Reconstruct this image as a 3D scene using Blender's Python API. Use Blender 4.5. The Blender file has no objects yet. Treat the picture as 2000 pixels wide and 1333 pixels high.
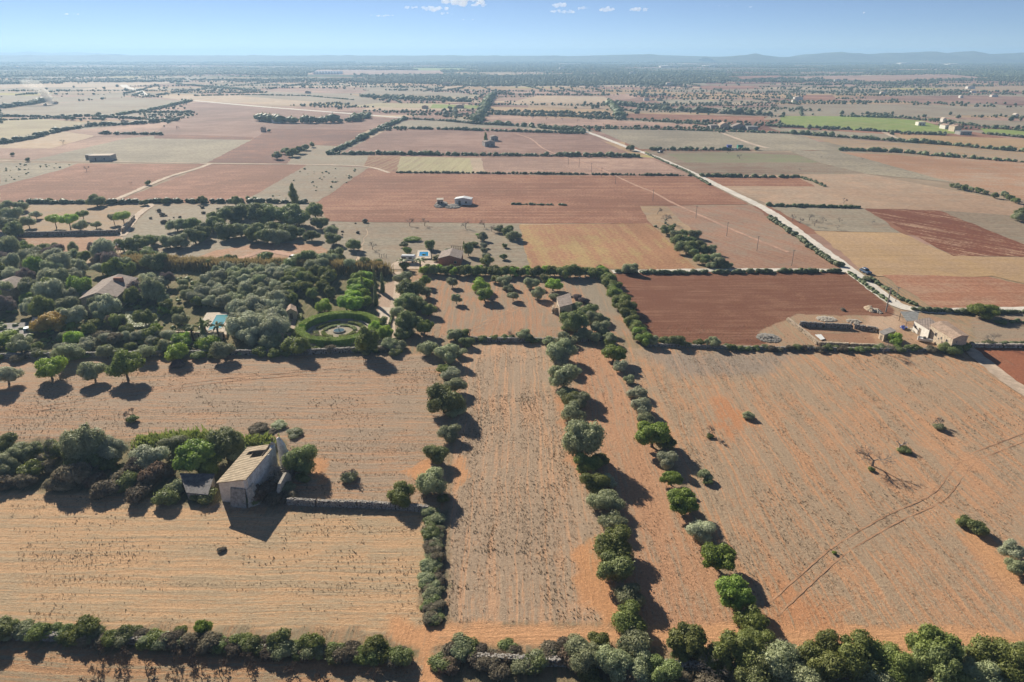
import bpy, bmesh, math, random
import numpy as np
from mathutils import Vector, Matrix
R = math.radians
S = bpy.context.scene
COL = S.collection
# ------------------------------------------------------------------ camera
H = 65.0; FPX = 1334.0; PITCH = 22.86
cam_d = bpy.data.cameras.new('camera'); cam = bpy.data.objects.new('camera', cam_d); COL.objects.link(cam)
cam.location = (0, 0, H); cam.rotation_euler = (R(90 - PITCH), 0, 0)
cam_d.sensor_width = 36.0; cam_d.lens = 36.0 * FPX / 2000.0
cam_d.clip_start = 1.0; cam_d.clip_end = 40000.0
S.camera = cam
# ------------------------------------------------------------------ sky and sun
SUN_EL = 25.5; SUN_AZ = -31.5          # azimuth from +Y towards +X
w = bpy.data.worlds.new('World'); S.world = w; w.use_nodes = True
nt = w.node_tree; nt.nodes.clear()
sky = nt.nodes.new('ShaderNodeTexSky'); sky.sky_type = 'NISHITA'; sky.sun_disc = False
sky.sun_elevation = R(SUN_EL); sky.sun_rotation = R(SUN_AZ)
sky.altitude = 8000; sky.air_density = 1.2; sky.dust_density = 0.12; sky.ozone_density = 4.2
bg = nt.nodes.new('ShaderNodeBackground'); bg.inputs[1].default_value = 0.052
wo = nt.nodes.new('ShaderNodeOutputWorld')
hsv = nt.nodes.new('ShaderNodeHueSaturation'); hsv.inputs['Saturation'].default_value = .84; hsv.inputs['Value'].default_value = .95
nt.links.new(sky.outputs[0], hsv.inputs['Color']); nt.links.new(hsv.outputs[0], bg.inputs[0]); nt.links.new(bg.outputs[0], wo.inputs[0])
sl = bpy.data.lights.new('sun', 'SUN'); sl.energy = 4.6; sl.angle = R(0.5); sl.color = (1.0, 0.915, 0.77)
so = bpy.data.objects.new('sun', sl); COL.objects.link(so)
sd = Vector((math.sin(R(SUN_AZ)) * math.cos(R(SUN_EL)), math.cos(R(SUN_AZ)) * math.cos(R(SUN_EL)), math.sin(R(SUN_EL))))
so.rotation_euler = sd.to_track_quat('Z', 'Y').to_euler(); so.location = (0, 0, 300)
S.view_settings.view_transform = 'Standard'; S.view_settings.look = 'None'
S.view_settings.exposure = 0.86; S.view_settings.gamma = 1.0
S.cycles.volume_bounces = 1; S.cycles.max_bounces = 6; S.cycles.diffuse_bounces = 2
S.cycles.transparent_max_bounces = 12
S.cycles.use_denoising = True
HAZE_DENSITY = 0.00019

# ------------------------------------------------------------------ helpers
_cp, _sp = math.cos(R(PITCH)), math.sin(R(PITCH))
def G(px, py, z=0.0):
    """point of the photograph -> place on the level z"""
    xv = (px - 1000) / FPX; yv = -(py - 666.5) / FPX
    t = (H - z) / (_sp - yv * _cp)
    return (xv * t, t * (_cp + yv * _sp))
def GZ(px, py, z=0.0):
    x, y = G(px, py, z); return (x, y, z)
def mpp(px, py):                      # metres per photo pixel at that ground point
    yv = -(py - 666.5) / FPX
    return H / (_sp - yv * _cp) / FPX

def lerp(a, b, t): return a + (b - a) * t
def hash2(ix, iy, s):
    n = (ix.astype(np.int64) * 374761393 + iy.astype(np.int64) * 668265263 + s * 1442695041) & 0x7fffffff
    n = ((n ^ (n >> 13)) * 1274126177) & 0x7fffffff
    return ((n ^ (n >> 16)) & 0xffff) / 65535.0
def vnoise(x, y, s=0):
    x = np.asarray(x, float); y = np.asarray(y, float)
    ix = np.floor(x); iy = np.floor(y); fx = x - ix; fy = y - iy
    fx = fx * fx * (3 - 2 * fx); fy = fy * fy * (3 - 2 * fy)
    ix = ix.astype(int); iy = iy.astype(int)
    return ((hash2(ix, iy, s) * (1 - fx) + hash2(ix + 1, iy, s) * fx) * (1 - fy)
            + (hash2(ix, iy + 1, s) * (1 - fx) + hash2(ix + 1, iy + 1, s) * fx) * fy)
def fbm(x, y, s=0, o=4):
    v = 0; a = .5; t = 0
    for k in range(o):
        v = v + a * vnoise(np.asarray(x) * 2 ** k, np.asarray(y) * 2 ** k, s + k); t += a; a *= .55
    return v / t

def thing(name, label, cat, loc=(0, 0, 0), rz=0.0, group=None):
    o = bpy.data.objects.new(name, None); COL.objects.link(o)
    o.empty_display_size = 0.5
    o.location = loc; o.rotation_euler = (0, 0, rz); tag(o, label, cat, group); return o
def tag(o, label, cat, group=None):
    o['label'] = label; o['category'] = cat
    if group: o['group'] = group
    return o
def kind(o, k, label=None):
    o['kind'] = k
    if label: o['label'] = label
    return o
def mesh_np(name, verts, quads=None, tris=None, smooth=False):
    me = bpy.data.meshes.new(name)
    verts = np.asarray(verts, np.float32).reshape(-1, 3)
    me.vertices.add(len(verts)); me.vertices.foreach_set('co', verts.ravel())
    li = []; ls = []; tot = 0; starts = []
    if quads is not None and len(quads):
        q = np.asarray(quads, np.int32).reshape(-1, 4); li.append(q.ravel()); starts.append(np.arange(len(q)) * 4 + tot); tot += q.size
    if tris is not None and len(tris):
        q = np.asarray(tris, np.int32).reshape(-1, 3); li.append(q.ravel()); starts.append(np.arange(len(q)) * 3 + tot); tot += q.size
    li = np.concatenate(li); starts = np.concatenate(starts)
    me.loops.add(len(li)); me.loops.foreach_set('vertex_index', li.astype(np.int32))
    me.polygons.add(len(starts)); me.polygons.foreach_set('loop_start', starts.astype(np.int32))
    me.update(calc_edges=True); me.validate()
    if smooth: me.polygons.foreach_set('use_smooth', [True] * len(me.polygons))
    return me
def obj(name, me, mat=None, parent=None, loc=None, rz=None):
    o = bpy.data.objects.new(name, me); COL.objects.link(o)
    if mat is not None:
        if len(me.materials): me.materials[0] = mat
        else: me.materials.append(mat)
    if parent is not None: o.parent = parent
    if loc is not None: o.location = loc
    if rz is not None: o.rotation_euler = (0, 0, rz)
    return o
class MB:
    """collects pieces into one mesh"""
    def __init__(s): s.v = []; s.f = []
    def add(s, vs, fs):
        b = len(s.v); s.v += [tuple(v) for v in vs]; s.f += [tuple(i + b for i in f) for f in fs]; return s
    def hexa(s, b, t):     # b, t: four bottom / four top corners, counterclockwise
        return s.add(list(b) + list(t), [(3, 2, 1, 0), (4, 5, 6, 7), (0, 1, 5, 4), (1, 2, 6, 5), (2, 3, 7, 6), (3, 0, 4, 7)])
    def box(s, x0, y0, z0, x1, y1, z1):
        return s.hexa([(x0, y0, z0), (x1, y0, z0), (x1, y1, z0), (x0, y1, z0)], [(x0, y0, z1), (x1, y0, z1), (x1, y1, z1), (x0, y1, z1)])
    def prism(s, pts, z0, z1):
        n = len(pts); zt = z1 if hasattr(z1, '__len__') else [z1] * n
        a = [(p[0], p[1], z0) for p in pts]; b = [(p[0], p[1], zt[i]) for i, p in enumerate(pts)]
        return s.add(a + b, [tuple(range(n - 1, -1, -1)), tuple(range(n, 2 * n))] + [(i, (i + 1) % n, n + (i + 1) % n, n + i) for i in range(n)])
    def tube(s, p0, p1, r0, r1, n=6, cap=True):
        p0 = Vector(p0); p1 = Vector(p1); d = (p1 - p0)
        if d.length < 1e-6: return s
        d.normalize(); u = d.orthogonal().normalized(); w_ = d.cross(u); vs = []
        for p, r in ((p0, r0), (p1, r1)):
            for k in range(n):
                a = 2 * math.pi * k / n; vs.append(tuple(p + (u * math.cos(a) + w_ * math.sin(a)) * r))
        fs = [(k, (k + 1) % n, n + (k + 1) % n, n + k) for k in range(n)]
        if cap: fs += [tuple(range(n - 1, -1, -1)), tuple(range(n, 2 * n))]
        return s.add(vs, fs)
    def rough(s, amt, seed=0):
        r = random.Random(seed); s.v = [(x + r.uniform(-amt, amt), y + r.uniform(-amt, amt), z + (r.uniform(-amt, amt) if z > .02 else 0)) for x, y, z in s.v]; return s
    def mesh(s, name):
        me = bpy.data.meshes.new(name); me.from_pydata(s.v, [], s.f); me.update(); return me
    def build(s, name, mat, parent=None, loc=None, rz=None, bevel=0):
        o = obj(name, s.mesh(name), mat, parent, loc, rz)
        if bevel:
            m = o.modifiers.new('bevel', 'BEVEL'); m.width = bevel; m.segments = 1; m.limit_method = 'ANGLE'
        return o

# ------------------------------------------------------------------ materials
def newmat(name):
    m = bpy.data.materials.new(name); m.use_nodes = True; m.node_tree.nodes.clear(); return m, m.node_tree
class NB:
    def __init__(s, nt): s.nt = nt
    def n(s, t, **k):
        nd = s.nt.nodes.new(t)
        for a, b in k.items(): setattr(nd, a, b)
        return nd
    def l(s, a, b): s.nt.links.new(a, b)
    def coord(s, out='Object'): return s.n('ShaderNodeTexCoord').outputs[out]
    def mapp(s, vec, scale=(1, 1, 1), rot=0, loc=(0, 0, 0)):
        m = s.n('ShaderNodeMapping'); m.inputs['Scale'].default_value = scale; m.inputs['Rotation'].default_value = (0, 0, rot); m.inputs['Location'].default_value = loc
        s.l(vec, m.inputs[0]); return m.outputs[0]
    def noise(s, vec, scale=1, detail=3, rough=.6, dist=0):
        m = s.n('ShaderNodeTexNoise'); m.inputs['Scale'].default_value = scale; m.inputs['Detail'].default_value = detail; m.inputs['Roughness'].default_value = rough; m.inputs['Distortion'].default_value = dist
        if vec is not None: s.l(vec, m.inputs['Vector'])
        return m.outputs['Fac']
    def math(s, op, a, b=None, c=None, clamp=False):
        m = s.n('ShaderNodeMath', operation=op, use_clamp=clamp)
        for i, x in enumerate((a, b, c)):
            if x is None: continue
            if isinstance(x, (int, float)): m.inputs[i].default_value = x
            else: s.l(x, m.inputs[i])
        return m.outputs[0]
    def mix(s, f, a, b, mode='MIX'):
        m = s.n('ShaderNodeMix', data_type='RGBA', blend_type=mode)
        for i, x in ((0, f), (6, a), (7, b)):
            if isinstance(x, (int, float)): m.inputs[i].default_value = x
            elif isinstance(x, tuple): m.inputs[i].default_value = (*x[:3], 1)
            else: s.l(x, m.inputs[i])
        return m.outputs[2]
    def ramp(s, f, lo, hi, a=0.0, b=1.0):
        m = s.n('ShaderNodeMapRange'); m.interpolation_type = 'SMOOTHSTEP'
        s.l(f, m.inputs[0]); m.inputs[1].default_value = lo; m.inputs[2].default_value = hi; m.inputs[3].default_value = a; m.inputs[4].default_value = b
        return m.outputs[0]
    def out(s, col, rough=.9, bump=None, bdist=.05, bstr=.6, spec=.2, **k):
        p = s.n('ShaderNodeBsdfPrincipled')
        if isinstance(col, tuple): p.inputs['Base Color'].default_value = (*col[:3], 1)
        else: s.l(col, p.inputs['Base Color'])
        if isinstance(rough, (int, float)): p.inputs['Roughness'].default_value = rough
        else: s.l(rough, p.inputs['Roughness'])
        p.inputs['Specular IOR Level'].default_value = spec
        for a, b in k.items(): p.inputs[a].default_value = b
        if bump is not None:
            b = s.n('ShaderNodeBump'); b.inputs['Distance'].default_value = bdist; b.inputs['Strength'].default_value = bstr
            s.l(bump, b.inputs['Height']); s.l(b.outputs[0], p.inputs['Normal'])
        o = s.n('ShaderNodeOutputMaterial'); s.l(p.outputs[0], o.inputs[0]); return p

def mat_simple(name, col, rough=.85, var=.25, scale=1.5, bump=.3, spec=.2, dark=None, fine=12, **k):
    """one colour with wear: broad stains and fine grain"""
    m, t = newmat(name); b = NB(t); c = b.coord()
    n1 = b.noise(c, scale, 5, .65); n2 = b.noise(c, fine, 4, .6)
    f = b.math('ADD', b.math('MULTIPLY', n1, .6), b.math('MULTIPLY', n2, .4))
    f = b.ramp(f, .32, .68)
    dk = dark or tuple(x * (1 - 1.6 * var) for x in col); lt = tuple(min(1, x * (1 + .5 * var)) for x in col)
    b.out(b.mix(f, dk, lt), rough, n2, .02, bump, spec, **k); return m
def mat_field(name, soil, veg, cover=.5, rot=0.0, streak=.35, sscale=1.0, grain=1.0, furrow=0.0):
    """open farmland: earth showing between dry plants, drawn out along the rows (rot = row direction)"""
    m, t = newmat(name); b = NB(t); c = b.mapp(b.coord(), rot=-rot)
    nb_ = b.noise(c, .012, 4, .6); nm = b.noise(c, .09, 5, .62); nf = b.noise(c, .9 * grain, 7, .72)
    ns = b.noise(b.mapp(c, scale=(.012 * sscale, .42 * sscale, 1)), 1, 6, .66)
    s = b.math('ADD', cover - .5, b.math('MULTIPLY_ADD', nf, 1.0, -.5))
    s = b.math('ADD', s, b.math('MULTIPLY_ADD', ns, streak * 2, -streak))
    s = b.math('ADD', s, b.math('MULTIPLY_ADD', nm, 1.1, -.55)); s = b.math('ADD', s, b.math('MULTIPLY_ADD', nb_, .9, -.45))
    f = b.ramp(s, -.16, .16)
    col = b.mix(f, soil, veg)
    col = b.mix(1.0, col, b.n_rgb(b.ramp(nf, .25, .75, .72, 1.22)), 'MULTIPLY')
    col = b.mix(1.0, col, b.n_rgb(b.ramp(b.math('ADD', b.math('MULTIPLY', nb_, .6), b.math('MULTIPLY', ns, .4)), .3, .7, .76, 1.22)), 'MULTIPLY')
    hh = b.math('ADD', nf, b.math('MULTIPLY', ns, 1.0 + furrow))
    b.out(col, .95, hh, .14, .55, .1); return m
def _n_rgb(s, f):
    c = s.n('ShaderNodeCombineColor')
    for i in range(3): s.l(f, c.inputs[i])
    return c.outputs[0]
NB.n_rgb = _n_rgb
def mat_leaf(name, col, col2, var=.5, trans=.34, rough=.6):
    m, t = newmat(name); b = NB(t)
    g = b.n('ShaderNodeNewGeometry'); oi = b.n('ShaderNodeObjectInfo'); c = b.coord()
    n1 = b.noise(c, .9, 3, .6)
    f = b.math('ADD', b.math('MULTIPLY', g.outputs['Random Per Island'], .45), b.math('MULTIPLY', b.ramp(n1, .3, .7), .55))
    cc = b.mix(f, col, col2)
    v = b.math('MULTIPLY_ADD', oi.outputs['Random'], var, 1 - var / 2)
    cc = b.mix(1.0, cc, b.n_rgb(v), 'MULTIPLY')
    hs = b.n('ShaderNodeHueSaturation'); b.l(b.math('MULTIPLY_ADD', oi.outputs['Random'], .03, .485), hs.inputs['Hue']); b.l(cc, hs.inputs['Color'])
    d = b.n('ShaderNodeBsdfPrincipled'); d.inputs['Roughness'].default_value = rough; d.inputs['Specular IOR Level'].default_value = .3
    tr = b.n('ShaderNodeBsdfTranslucent'); b.l(hs.outputs[0], d.inputs['Base Color']); b.l(hs.outputs[0], tr.inputs[0])
    mx = b.n('ShaderNodeMixShader'); mx.inputs[0].default_value = trans; b.l(d.outputs[0], mx.inputs[1]); b.l(tr.outputs[0], mx.inputs[2])
    o = b.n('ShaderNodeOutputMaterial'); b.l(mx.outputs[0], o.inputs[0]); return m
# ------------------------------------------------------------------ GROUND
RED = (.265, .130, .082); DRED = (.19, .092, .066); ORG = (.47, .225, .105); TAN = (.40, .27, .16)
PALE = (.50, .38, .27); GREY = (.31, .25, .19); FAL = (.33, .25, .175); OCH = (.44, .29, .15)
GREYG = (.29, .245, .18); YEL = (.42, .36, .14); GRN = (.22, .28, .07); PINK = (.33, .205, .155); PURP = (.255, .145, .11); DRYG = (.30, .235, .15)
OLV = (.16, .15, .08)
def pip(X, Y, poly):
    ins = np.zeros(X.shape, bool); d2 = np.full(X.shape, 1e18); n = len(poly)
    for i in range(n):
        x0, y0 = poly[i]; x1, y1 = poly[(i + 1) % n]
        cnd = ((y0 > Y) != (y1 > Y))
        with np.errstate(divide='ignore', invalid='ignore'):
            xi = (x1 - x0) * (Y - y0) / ((y1 - y0) if y1 != y0 else 1e-9) + x0
        ins ^= cnd & (X < xi)
        dx, dy = x1 - x0, y1 - y0; L = dx * dx + dy * dy + 1e-9
        t = np.clip(((X - x0) * dx + (Y - y0) * dy) / L, 0, 1)
        d2 = np.minimum(d2, (X - x0 - t * dx) ** 2 + (Y - y0 - t * dy) ** 2)
    d = np.sqrt(d2); return np.where(ins, d, -d)
# near farmland: one sheet whose earth / dry-growth cover was surveyed field by field
# (photo outline, earth colour, growth colour, cover 0..1, rows along x?, edge softness in m)
NEAR = [
 ('P1', [(-700, 690), (850, 690), (878, 860), (850, 1000), (560, 990), (430, 1000), (-600, 930)], (.49,.30,.185), (.40,.30,.215), .60, 1, 1.0),
 ('P2', [(-700, 925), (0, 948), (240, 968), (440, 1000), (840, 1000), (866, 1235), (-800, 1215)], (.59,.375,.215), (.47,.35,.225), .52, 1, 1.0),
 ('P3', [(-900, 1240), (0, 1255), (830, 1290), (830, 1600), (-900, 1600)], (.48,.28,.155), (.36,.275,.18), .52, 1, 1.0),
 ('P4', [(895, 680), (1060, 668), (1110, 700), (1150, 900), (1200, 1060), (1240, 1215), (868, 1220), (880, 1000)], (.57,.35,.215), (.43,.315,.22), .62, 0, .6),
 ('P5', [(1110, 680), (1190, 675), (1330, 960), (1480, 1240), (1240, 1240), (1190, 1040), (1150, 860)], (.52,.29,.17), (.42,.295,.2), .42, 0, 1.2),
 ('P6', [(1200, 680), (1890, 682), (2700, 900), (2900, 1600), (1490, 1240)], (.55,.31,.175), (.42,.305,.205), .57, 0, 1.0),
 ('P6g', [(1260, 690), (1560, 690), (1500, 730), (1320, 735)], (.44,.30,.21), (.355,.28,.215), .66, 0, 5.0),
 ('P8', [(815, 540), (1190, 540), (1245, 655), (820, 662)], (.46,.26,.155), (.36,.27,.19), .52, 0, 2.0),
 ('P8g', [(1120, 545), (1190, 545), (1225, 620), (1150, 600)], (.40,.28,.19), (.33,.27,.2), .7, 0, 3.0),
 ('yard', [(1460, 620), (1750, 598), (1900, 640), (1890, 684), (1470, 684)], (.43,.27,.17), (.37,.29,.19), .40, 0, 1.0),
 ('pen', [(1568, 640), (1700, 650), (1715, 676), (1615, 674)], (.36,.20,.125), (.36,.26,.17), .42, 1, .6),
 ('dust', [(1700, 605), (1750, 612), (1760, 645), (1690, 640)], (.56,.39,.27), (.5,.38,.27), .3, 0, 3.0),
 ('dark', [(1195, 528), (1652, 528), (1748, 606), (1740, 618), (1560, 614), (1480, 648), (1500, 676), (1265, 670)], (.205,.088,.052), (.28,.142,.088), .42, 1, .5),
 ('east', [(1900, 612), (2300, 612), (2500, 674), (1900, 678)], (.42,.27,.18), (.36,.28,.2), .6, 1, 1.0),
 ('eastred', [(1895, 680), (2500, 676), (2700, 800), (2040, 790)], (.34,.135,.075), (.30,.15,.09), .25, 0, .6),
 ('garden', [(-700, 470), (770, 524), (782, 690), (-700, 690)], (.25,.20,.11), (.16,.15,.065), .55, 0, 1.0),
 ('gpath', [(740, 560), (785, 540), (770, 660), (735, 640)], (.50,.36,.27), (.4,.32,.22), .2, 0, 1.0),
 ('b1', [(820, 1214), (1230, 1226), (1480, 1212), (2000, 1236), (2000, 1300), (1460, 1262), (840, 1262)], (.62,.34,.18), (.45,.28,.16), .10, 1, 1.4),
 ('b2', [(760, 1205), (860, 1225), (850, 1262), (890, 1400), (800, 1400), (815, 1290), (770, 1240)], (.62,.33,.17), (.48,.32,.2), .15, 0, 1.4),
 ('b3', [(1125, 1062), (1175, 1050), (1200, 1120), (1215, 1225), (1175, 1225), (1140, 1170), (1120, 1110)], (.58,.30,.15), (.45,.3,.18), .22, 0, 1.2),
 ('b4', [(1085, 775), (1110, 760), (1155, 920), (1150, 960), (1110, 900)], (.52,.28,.155), (.42,.28,.18), .22, 0, 1.2),
 ('b5', [(888, 900), (910, 880), (918, 940), (890, 960)], (.58,.31,.16), (.42,.3,.2), .2, 0, 1.0),
 ('b6', [(790, 920), (845, 890), (850, 940), (820, 945)], (.60,.31,.155), (.42,.3,.2), .2, 0, 1.0),
 ('b7', [(610, 900), (645, 895), (640, 940), (618, 945)], (.55,.29,.15), (.42,.3,.2), .25, 0, 1.0),
 ('b8', [(1400, 770), (1470, 820), (1430, 860), (1390, 830)], (.54,.26,.13), (.42,.3,.2), .3, 0, 3.0),
 ('b9', [(1510, 1120), (1640, 1190), (1640, 1230), (1500, 1225)], (.54,.27,.14), (.4,.28,.18), .3, 0, 4.0),
 ('b10', [(1870, 1010), (1930, 1050), (2000, 1140), (2000, 1180), (1940, 1120), (1880, 1050)], (.58,.32,.17), (.42,.3,.2), .2, 0, 1.5),
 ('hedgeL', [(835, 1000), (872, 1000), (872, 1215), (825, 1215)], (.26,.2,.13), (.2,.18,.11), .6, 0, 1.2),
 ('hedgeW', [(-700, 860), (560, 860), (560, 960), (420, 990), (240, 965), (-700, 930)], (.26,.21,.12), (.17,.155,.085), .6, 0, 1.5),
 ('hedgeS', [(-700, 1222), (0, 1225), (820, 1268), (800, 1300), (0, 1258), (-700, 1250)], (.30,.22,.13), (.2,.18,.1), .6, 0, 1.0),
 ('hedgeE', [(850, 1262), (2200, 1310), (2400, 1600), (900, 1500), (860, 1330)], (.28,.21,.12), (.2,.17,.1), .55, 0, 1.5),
]
def cover_at(X, Y):
    soil = np.tile(np.array([.42, .27, .16]), (X.size, 1)); veg = np.tile(np.array([.31, .245, .16]), (X.size, 1))
    cov = np.full(X.size, .55); rx = np.zeros(X.size)
    wx = (fbm(X * .35, Y * .35, 5) - .5) * 3.0 + (fbm(X * 1.3, Y * 1.3, 9) - .5) * 1.2
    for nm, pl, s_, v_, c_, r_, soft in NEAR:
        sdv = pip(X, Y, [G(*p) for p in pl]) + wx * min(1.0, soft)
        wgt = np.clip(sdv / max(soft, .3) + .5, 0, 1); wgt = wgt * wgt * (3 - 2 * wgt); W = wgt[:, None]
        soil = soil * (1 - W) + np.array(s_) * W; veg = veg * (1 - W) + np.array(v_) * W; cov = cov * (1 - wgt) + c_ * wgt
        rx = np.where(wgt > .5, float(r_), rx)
    return soil, veg, cov, rx
STEP = .6
gx = np.arange(-190, 230, STEP); gy = np.arange(30, 216.0, STEP)
XX, YY = np.meshgrid(gx, gy); Xf = XX.ravel(); Yf = YY.ravel()
ZZ = (fbm(Xf * .12, Yf * .12, 3) - .5) * .12 + (fbm(Xf * 1.1, Yf * 1.1, 4) - .5) * .08
edge = np.minimum(1, np.minimum(np.minimum(Xf + 190, 229 - Xf), np.minimum(Yf - 30, 215.2 - Yf)) / 3).clip(0, 1)
ZZ = ZZ * edge
nx, ny = len(gx), len(gy); idx = np.arange(nx * ny).reshape(ny, nx)
q = np.stack([idx[:-1, :-1], idx[:-1, 1:], idx[1:, 1:], idx[1:, :-1]], -1).reshape(-1, 4)
me = mesh_np('near_ground', np.stack([Xf, Yf, ZZ], 1), q, smooth=True)
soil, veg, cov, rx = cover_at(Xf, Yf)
for nm, arr in (('soil', soil), ('veg', veg)):
    a = me.attributes.new(nm, 'FLOAT_COLOR', 'POINT'); a.data.foreach_set('color', np.hstack([arr, np.ones((len(arr), 1))]).astype(np.float32).ravel())
for nm, arr in (('cover', cov), ('rowx', rx)):
    a = me.attributes.new(nm, 'FLOAT', 'POINT'); a.data.foreach_set('value', arr.astype(np.float32))
def mat_near():
    m, t = newmat('farmland'); b = NB(t); c = b.coord()
    def at(n, o): a = b.n('ShaderNodeAttribute'); a.attribute_name = n; return a.outputs[o]
    so_, ve, cv, rw = at('soil', 'Color'), at('veg', 'Color'), at('cover', 'Fac'), at('rowx', 'Fac')
    nf = b.noise(c, 2.1, 8, .74); nff = b.noise(c, 7.0, 4, .7); nm_ = b.noise(c, .16, 6, .66, .6); nb_ = b.noise(c, .035, 4, .6, .4)
    cw = b.n('ShaderNodeVectorMath', operation='ADD'); b.l(c, cw.inputs[0])
    dn = b.n('ShaderNodeTexNoise'); dn.inputs['Scale'].default_value = .05; b.l(c, dn.inputs['Vector'])
    sc = b.n('ShaderNodeVectorMath', operation='SCALE'); sc.inputs['Scale'].default_value = 2.4; b.l(dn.outputs['Color'], sc.inputs[0]); b.l(sc.outputs[0], cw.inputs[1])
    cc = cw.outputs[0]
    sx = b.noise(b.mapp(cc, scale=(.045, 1.15, 1)), 1, 6, .68); sy = b.noise(b.mapp(cc, scale=(1.15, .045, 1)), 1, 6, .68)
    ns = b.math('ADD', b.math('MULTIPLY', sx, rw), b.math('MULTIPLY', sy, b.math('SUBTRACT', 1.0, rw)))
    s = b.math('ADD', b.math('MULTIPLY_ADD', cv, 1.15, -.575), b.math('MULTIPLY_ADD', nf, 1.25, -.625))
    s = b.math('ADD', s, b.math('MULTIPLY_ADD', ns, 2.0, -1.0)); s = b.math('ADD', s, b.math('MULTIPLY_ADD', nm_, 1.0, -.5))
    s = b.math('ADD', s, b.math('MULTIPLY_ADD', nb_, .8, -.4))
    lx = b.noise(b.mapp(cc, scale=(.012, 1.9, 1)), 1, 2, .5); ly = b.noise(b.mapp(cc, scale=(1.9, .012, 1)), 1, 2, .5)
    ln = b.math('ADD', b.math('MULTIPLY', lx, rw), b.math('MULTIPLY', ly, b.math('SUBTRACT', 1.0, rw)))
    s = b.math('SUBTRACT', s, b.ramp(ln, .56, .68, 0, .45)); s = b.math('ADD', s, b.ramp(ln, .30, .42, .28, 0))
    f = b.ramp(s, -.2, .22)
    col = b.mix(f, so_, ve)
    gr = b.ramp(b.math('ADD', b.math('MULTIPLY', nf, .6), b.math('MULTIPLY', nff, .4)), .32, .68, .70, 1.25)
    col = b.mix(1.0, col, b.n_rgb(gr), 'MULTIPLY')
    spk = b.ramp(b.noise(c, 3.3, 3, .8), .62, .72); spk = b.math('MULTIPLY', spk, b.math('MULTIPLY', f, .55))
    col = b.mix(spk, col, (.13, .105, .065))
    pl = b.ramp(b.noise(c, 5.1, 2, .7), .66, .74); col = b.mix(b.math('MULTIPLY', pl, .5), col, (.56, .44, .30))
    hh = b.math('ADD', b.math('MULTIPLY', nf, 1.2), b.math('ADD', nff, b.math('MULTIPLY', ns, 1.5)))
    b.out(col, .95, hh, .16, .8, .08); return m
kind(obj('farmland_ground', me, mat_near()), 'structure')
# far ground sheet round it (out to the horizon): a ring of quads that leaves the near sheet's place open
FX = [-12000, -190, 229.4, 12000]; FY = [-300, 30, 215.4, 12000]
FX[2] = float(gx[-1]); FY[2] = float(gy[-1])
fb = MB()
for i in range(3):
    for j in range(3):
        if i == 1 and j == 1: continue
        fb.add([(FX[i], FY[j], 0), (FX[i + 1], FY[j], 0), (FX[i + 1], FY[j + 1], 0), (FX[i], FY[j + 1], 0)], [(0, 1, 2, 3)])
def mat_plain():
    m, t = newmat('plain'); b = NB(t); c = b.coord()
    v = b.n('ShaderNodeTexVoronoi'); v.distance = 'CHEBYCHEV'; v.inputs['Scale'].default_value = 1; v.inputs['Randomness'].default_value = .8
    b.l(b.mapp(c, scale=(.006, .010, 1), rot=.08), v.inputs['Vector'])
    r = b.n('ShaderNodeValToRGB'); el = r.color_ramp.elements; r.color_ramp.interpolation = 'CONSTANT'
    el[0].position = 0; el[0].color = (*FAL, 1); el[1].position = .25; el[1].color = (*PINK, 1)
    for p_, c_ in ((.42, GREYG), (.58, TAN), (.72, RED), (.82, PALE), (.92, YEL)):
        e = el.new(p_); e.color = (*c_, 1)
    sp = b.n('ShaderNodeSeparateColor'); b.l(v.outputs['Color'], sp.inputs[0]); b.l(sp.outputs[0], r.inputs[0])
    n1 = b.noise(b.mapp(c, scale=(.0012, .003, 1)), 1, 6, .65); n2 = b.noise(c, .05, 5, .7)
    sy = b.n('ShaderNodeSeparateXYZ'); b.l(c, sy.inputs[0])
    far = b.ramp(sy.outputs[1], 1100, 2600, -.14, .10)
    wd = b.ramp(b.math('ADD', b.math('ADD', n1, far), b.math('MULTIPLY_ADD', n2, .3, -.15)), .5, .56)
    col = b.mix(wd, r.outputs[0], b.mix(n2, (.035, .05, .022), (.09, .10, .05)))
    col = b.mix(1.0, col, b.n_rgb(b.ramp(n2, .25, .75, .75, 1.2)), 'MULTIPLY')
    b.out(col, .95, None, spec=.05); return m
kind(fb.build('plain_ground', mat_plain()), 'structure')
# ------------------------------------------------------------------ fields beyond the boundary road
_lay = [0]
def jitter_poly(pts, amp, step):
    out = []; n = len(pts)
    for i in range(n):
        (x0, y0), (x1, y1) = pts[i], pts[(i + 1) % n]; L = math.hypot(x1 - x0, y1 - y0); k = max(1, min(40, int(L / step)))
        for j in range(k):
            t = j / k; x = lerp(x0, x1, t); y = lerp(y0, y1, t)
            if 0 < j: x += (float(vnoise(x * .3, y * .3, 3)) - .5) * amp; y += (float(vnoise(x * .3, y * .3, 8)) - .5) * amp
            out.append((x, y))
    return out
def field(px, mat, name='field', amp=1.6, raw=False):
    pts = px if raw else [G(*p) for p in px]
    _lay[0] += 1; z = (.04 + .0011 * _lay[0]) if not raw else .012 + .0001 * _lay[0]
    pts = jitter_poly(pts, amp, 5.0)
    o = obj(name, None, None) if False else None
    me = bpy.data.meshes.new(name); me.from_pydata([(x, y, z) for x, y in pts], [], [tuple(range(len(pts)))]); me.update()
    if me.polygons[0].normal.z < 0: me.flip_normals()
    o = obj(name, me, mat); kind(o, 'structure'); return o
def F(c, v, cover=.4, rot=0.0, **k): return mat_field('field_soil', c, v, cover, rot, **k)
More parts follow.
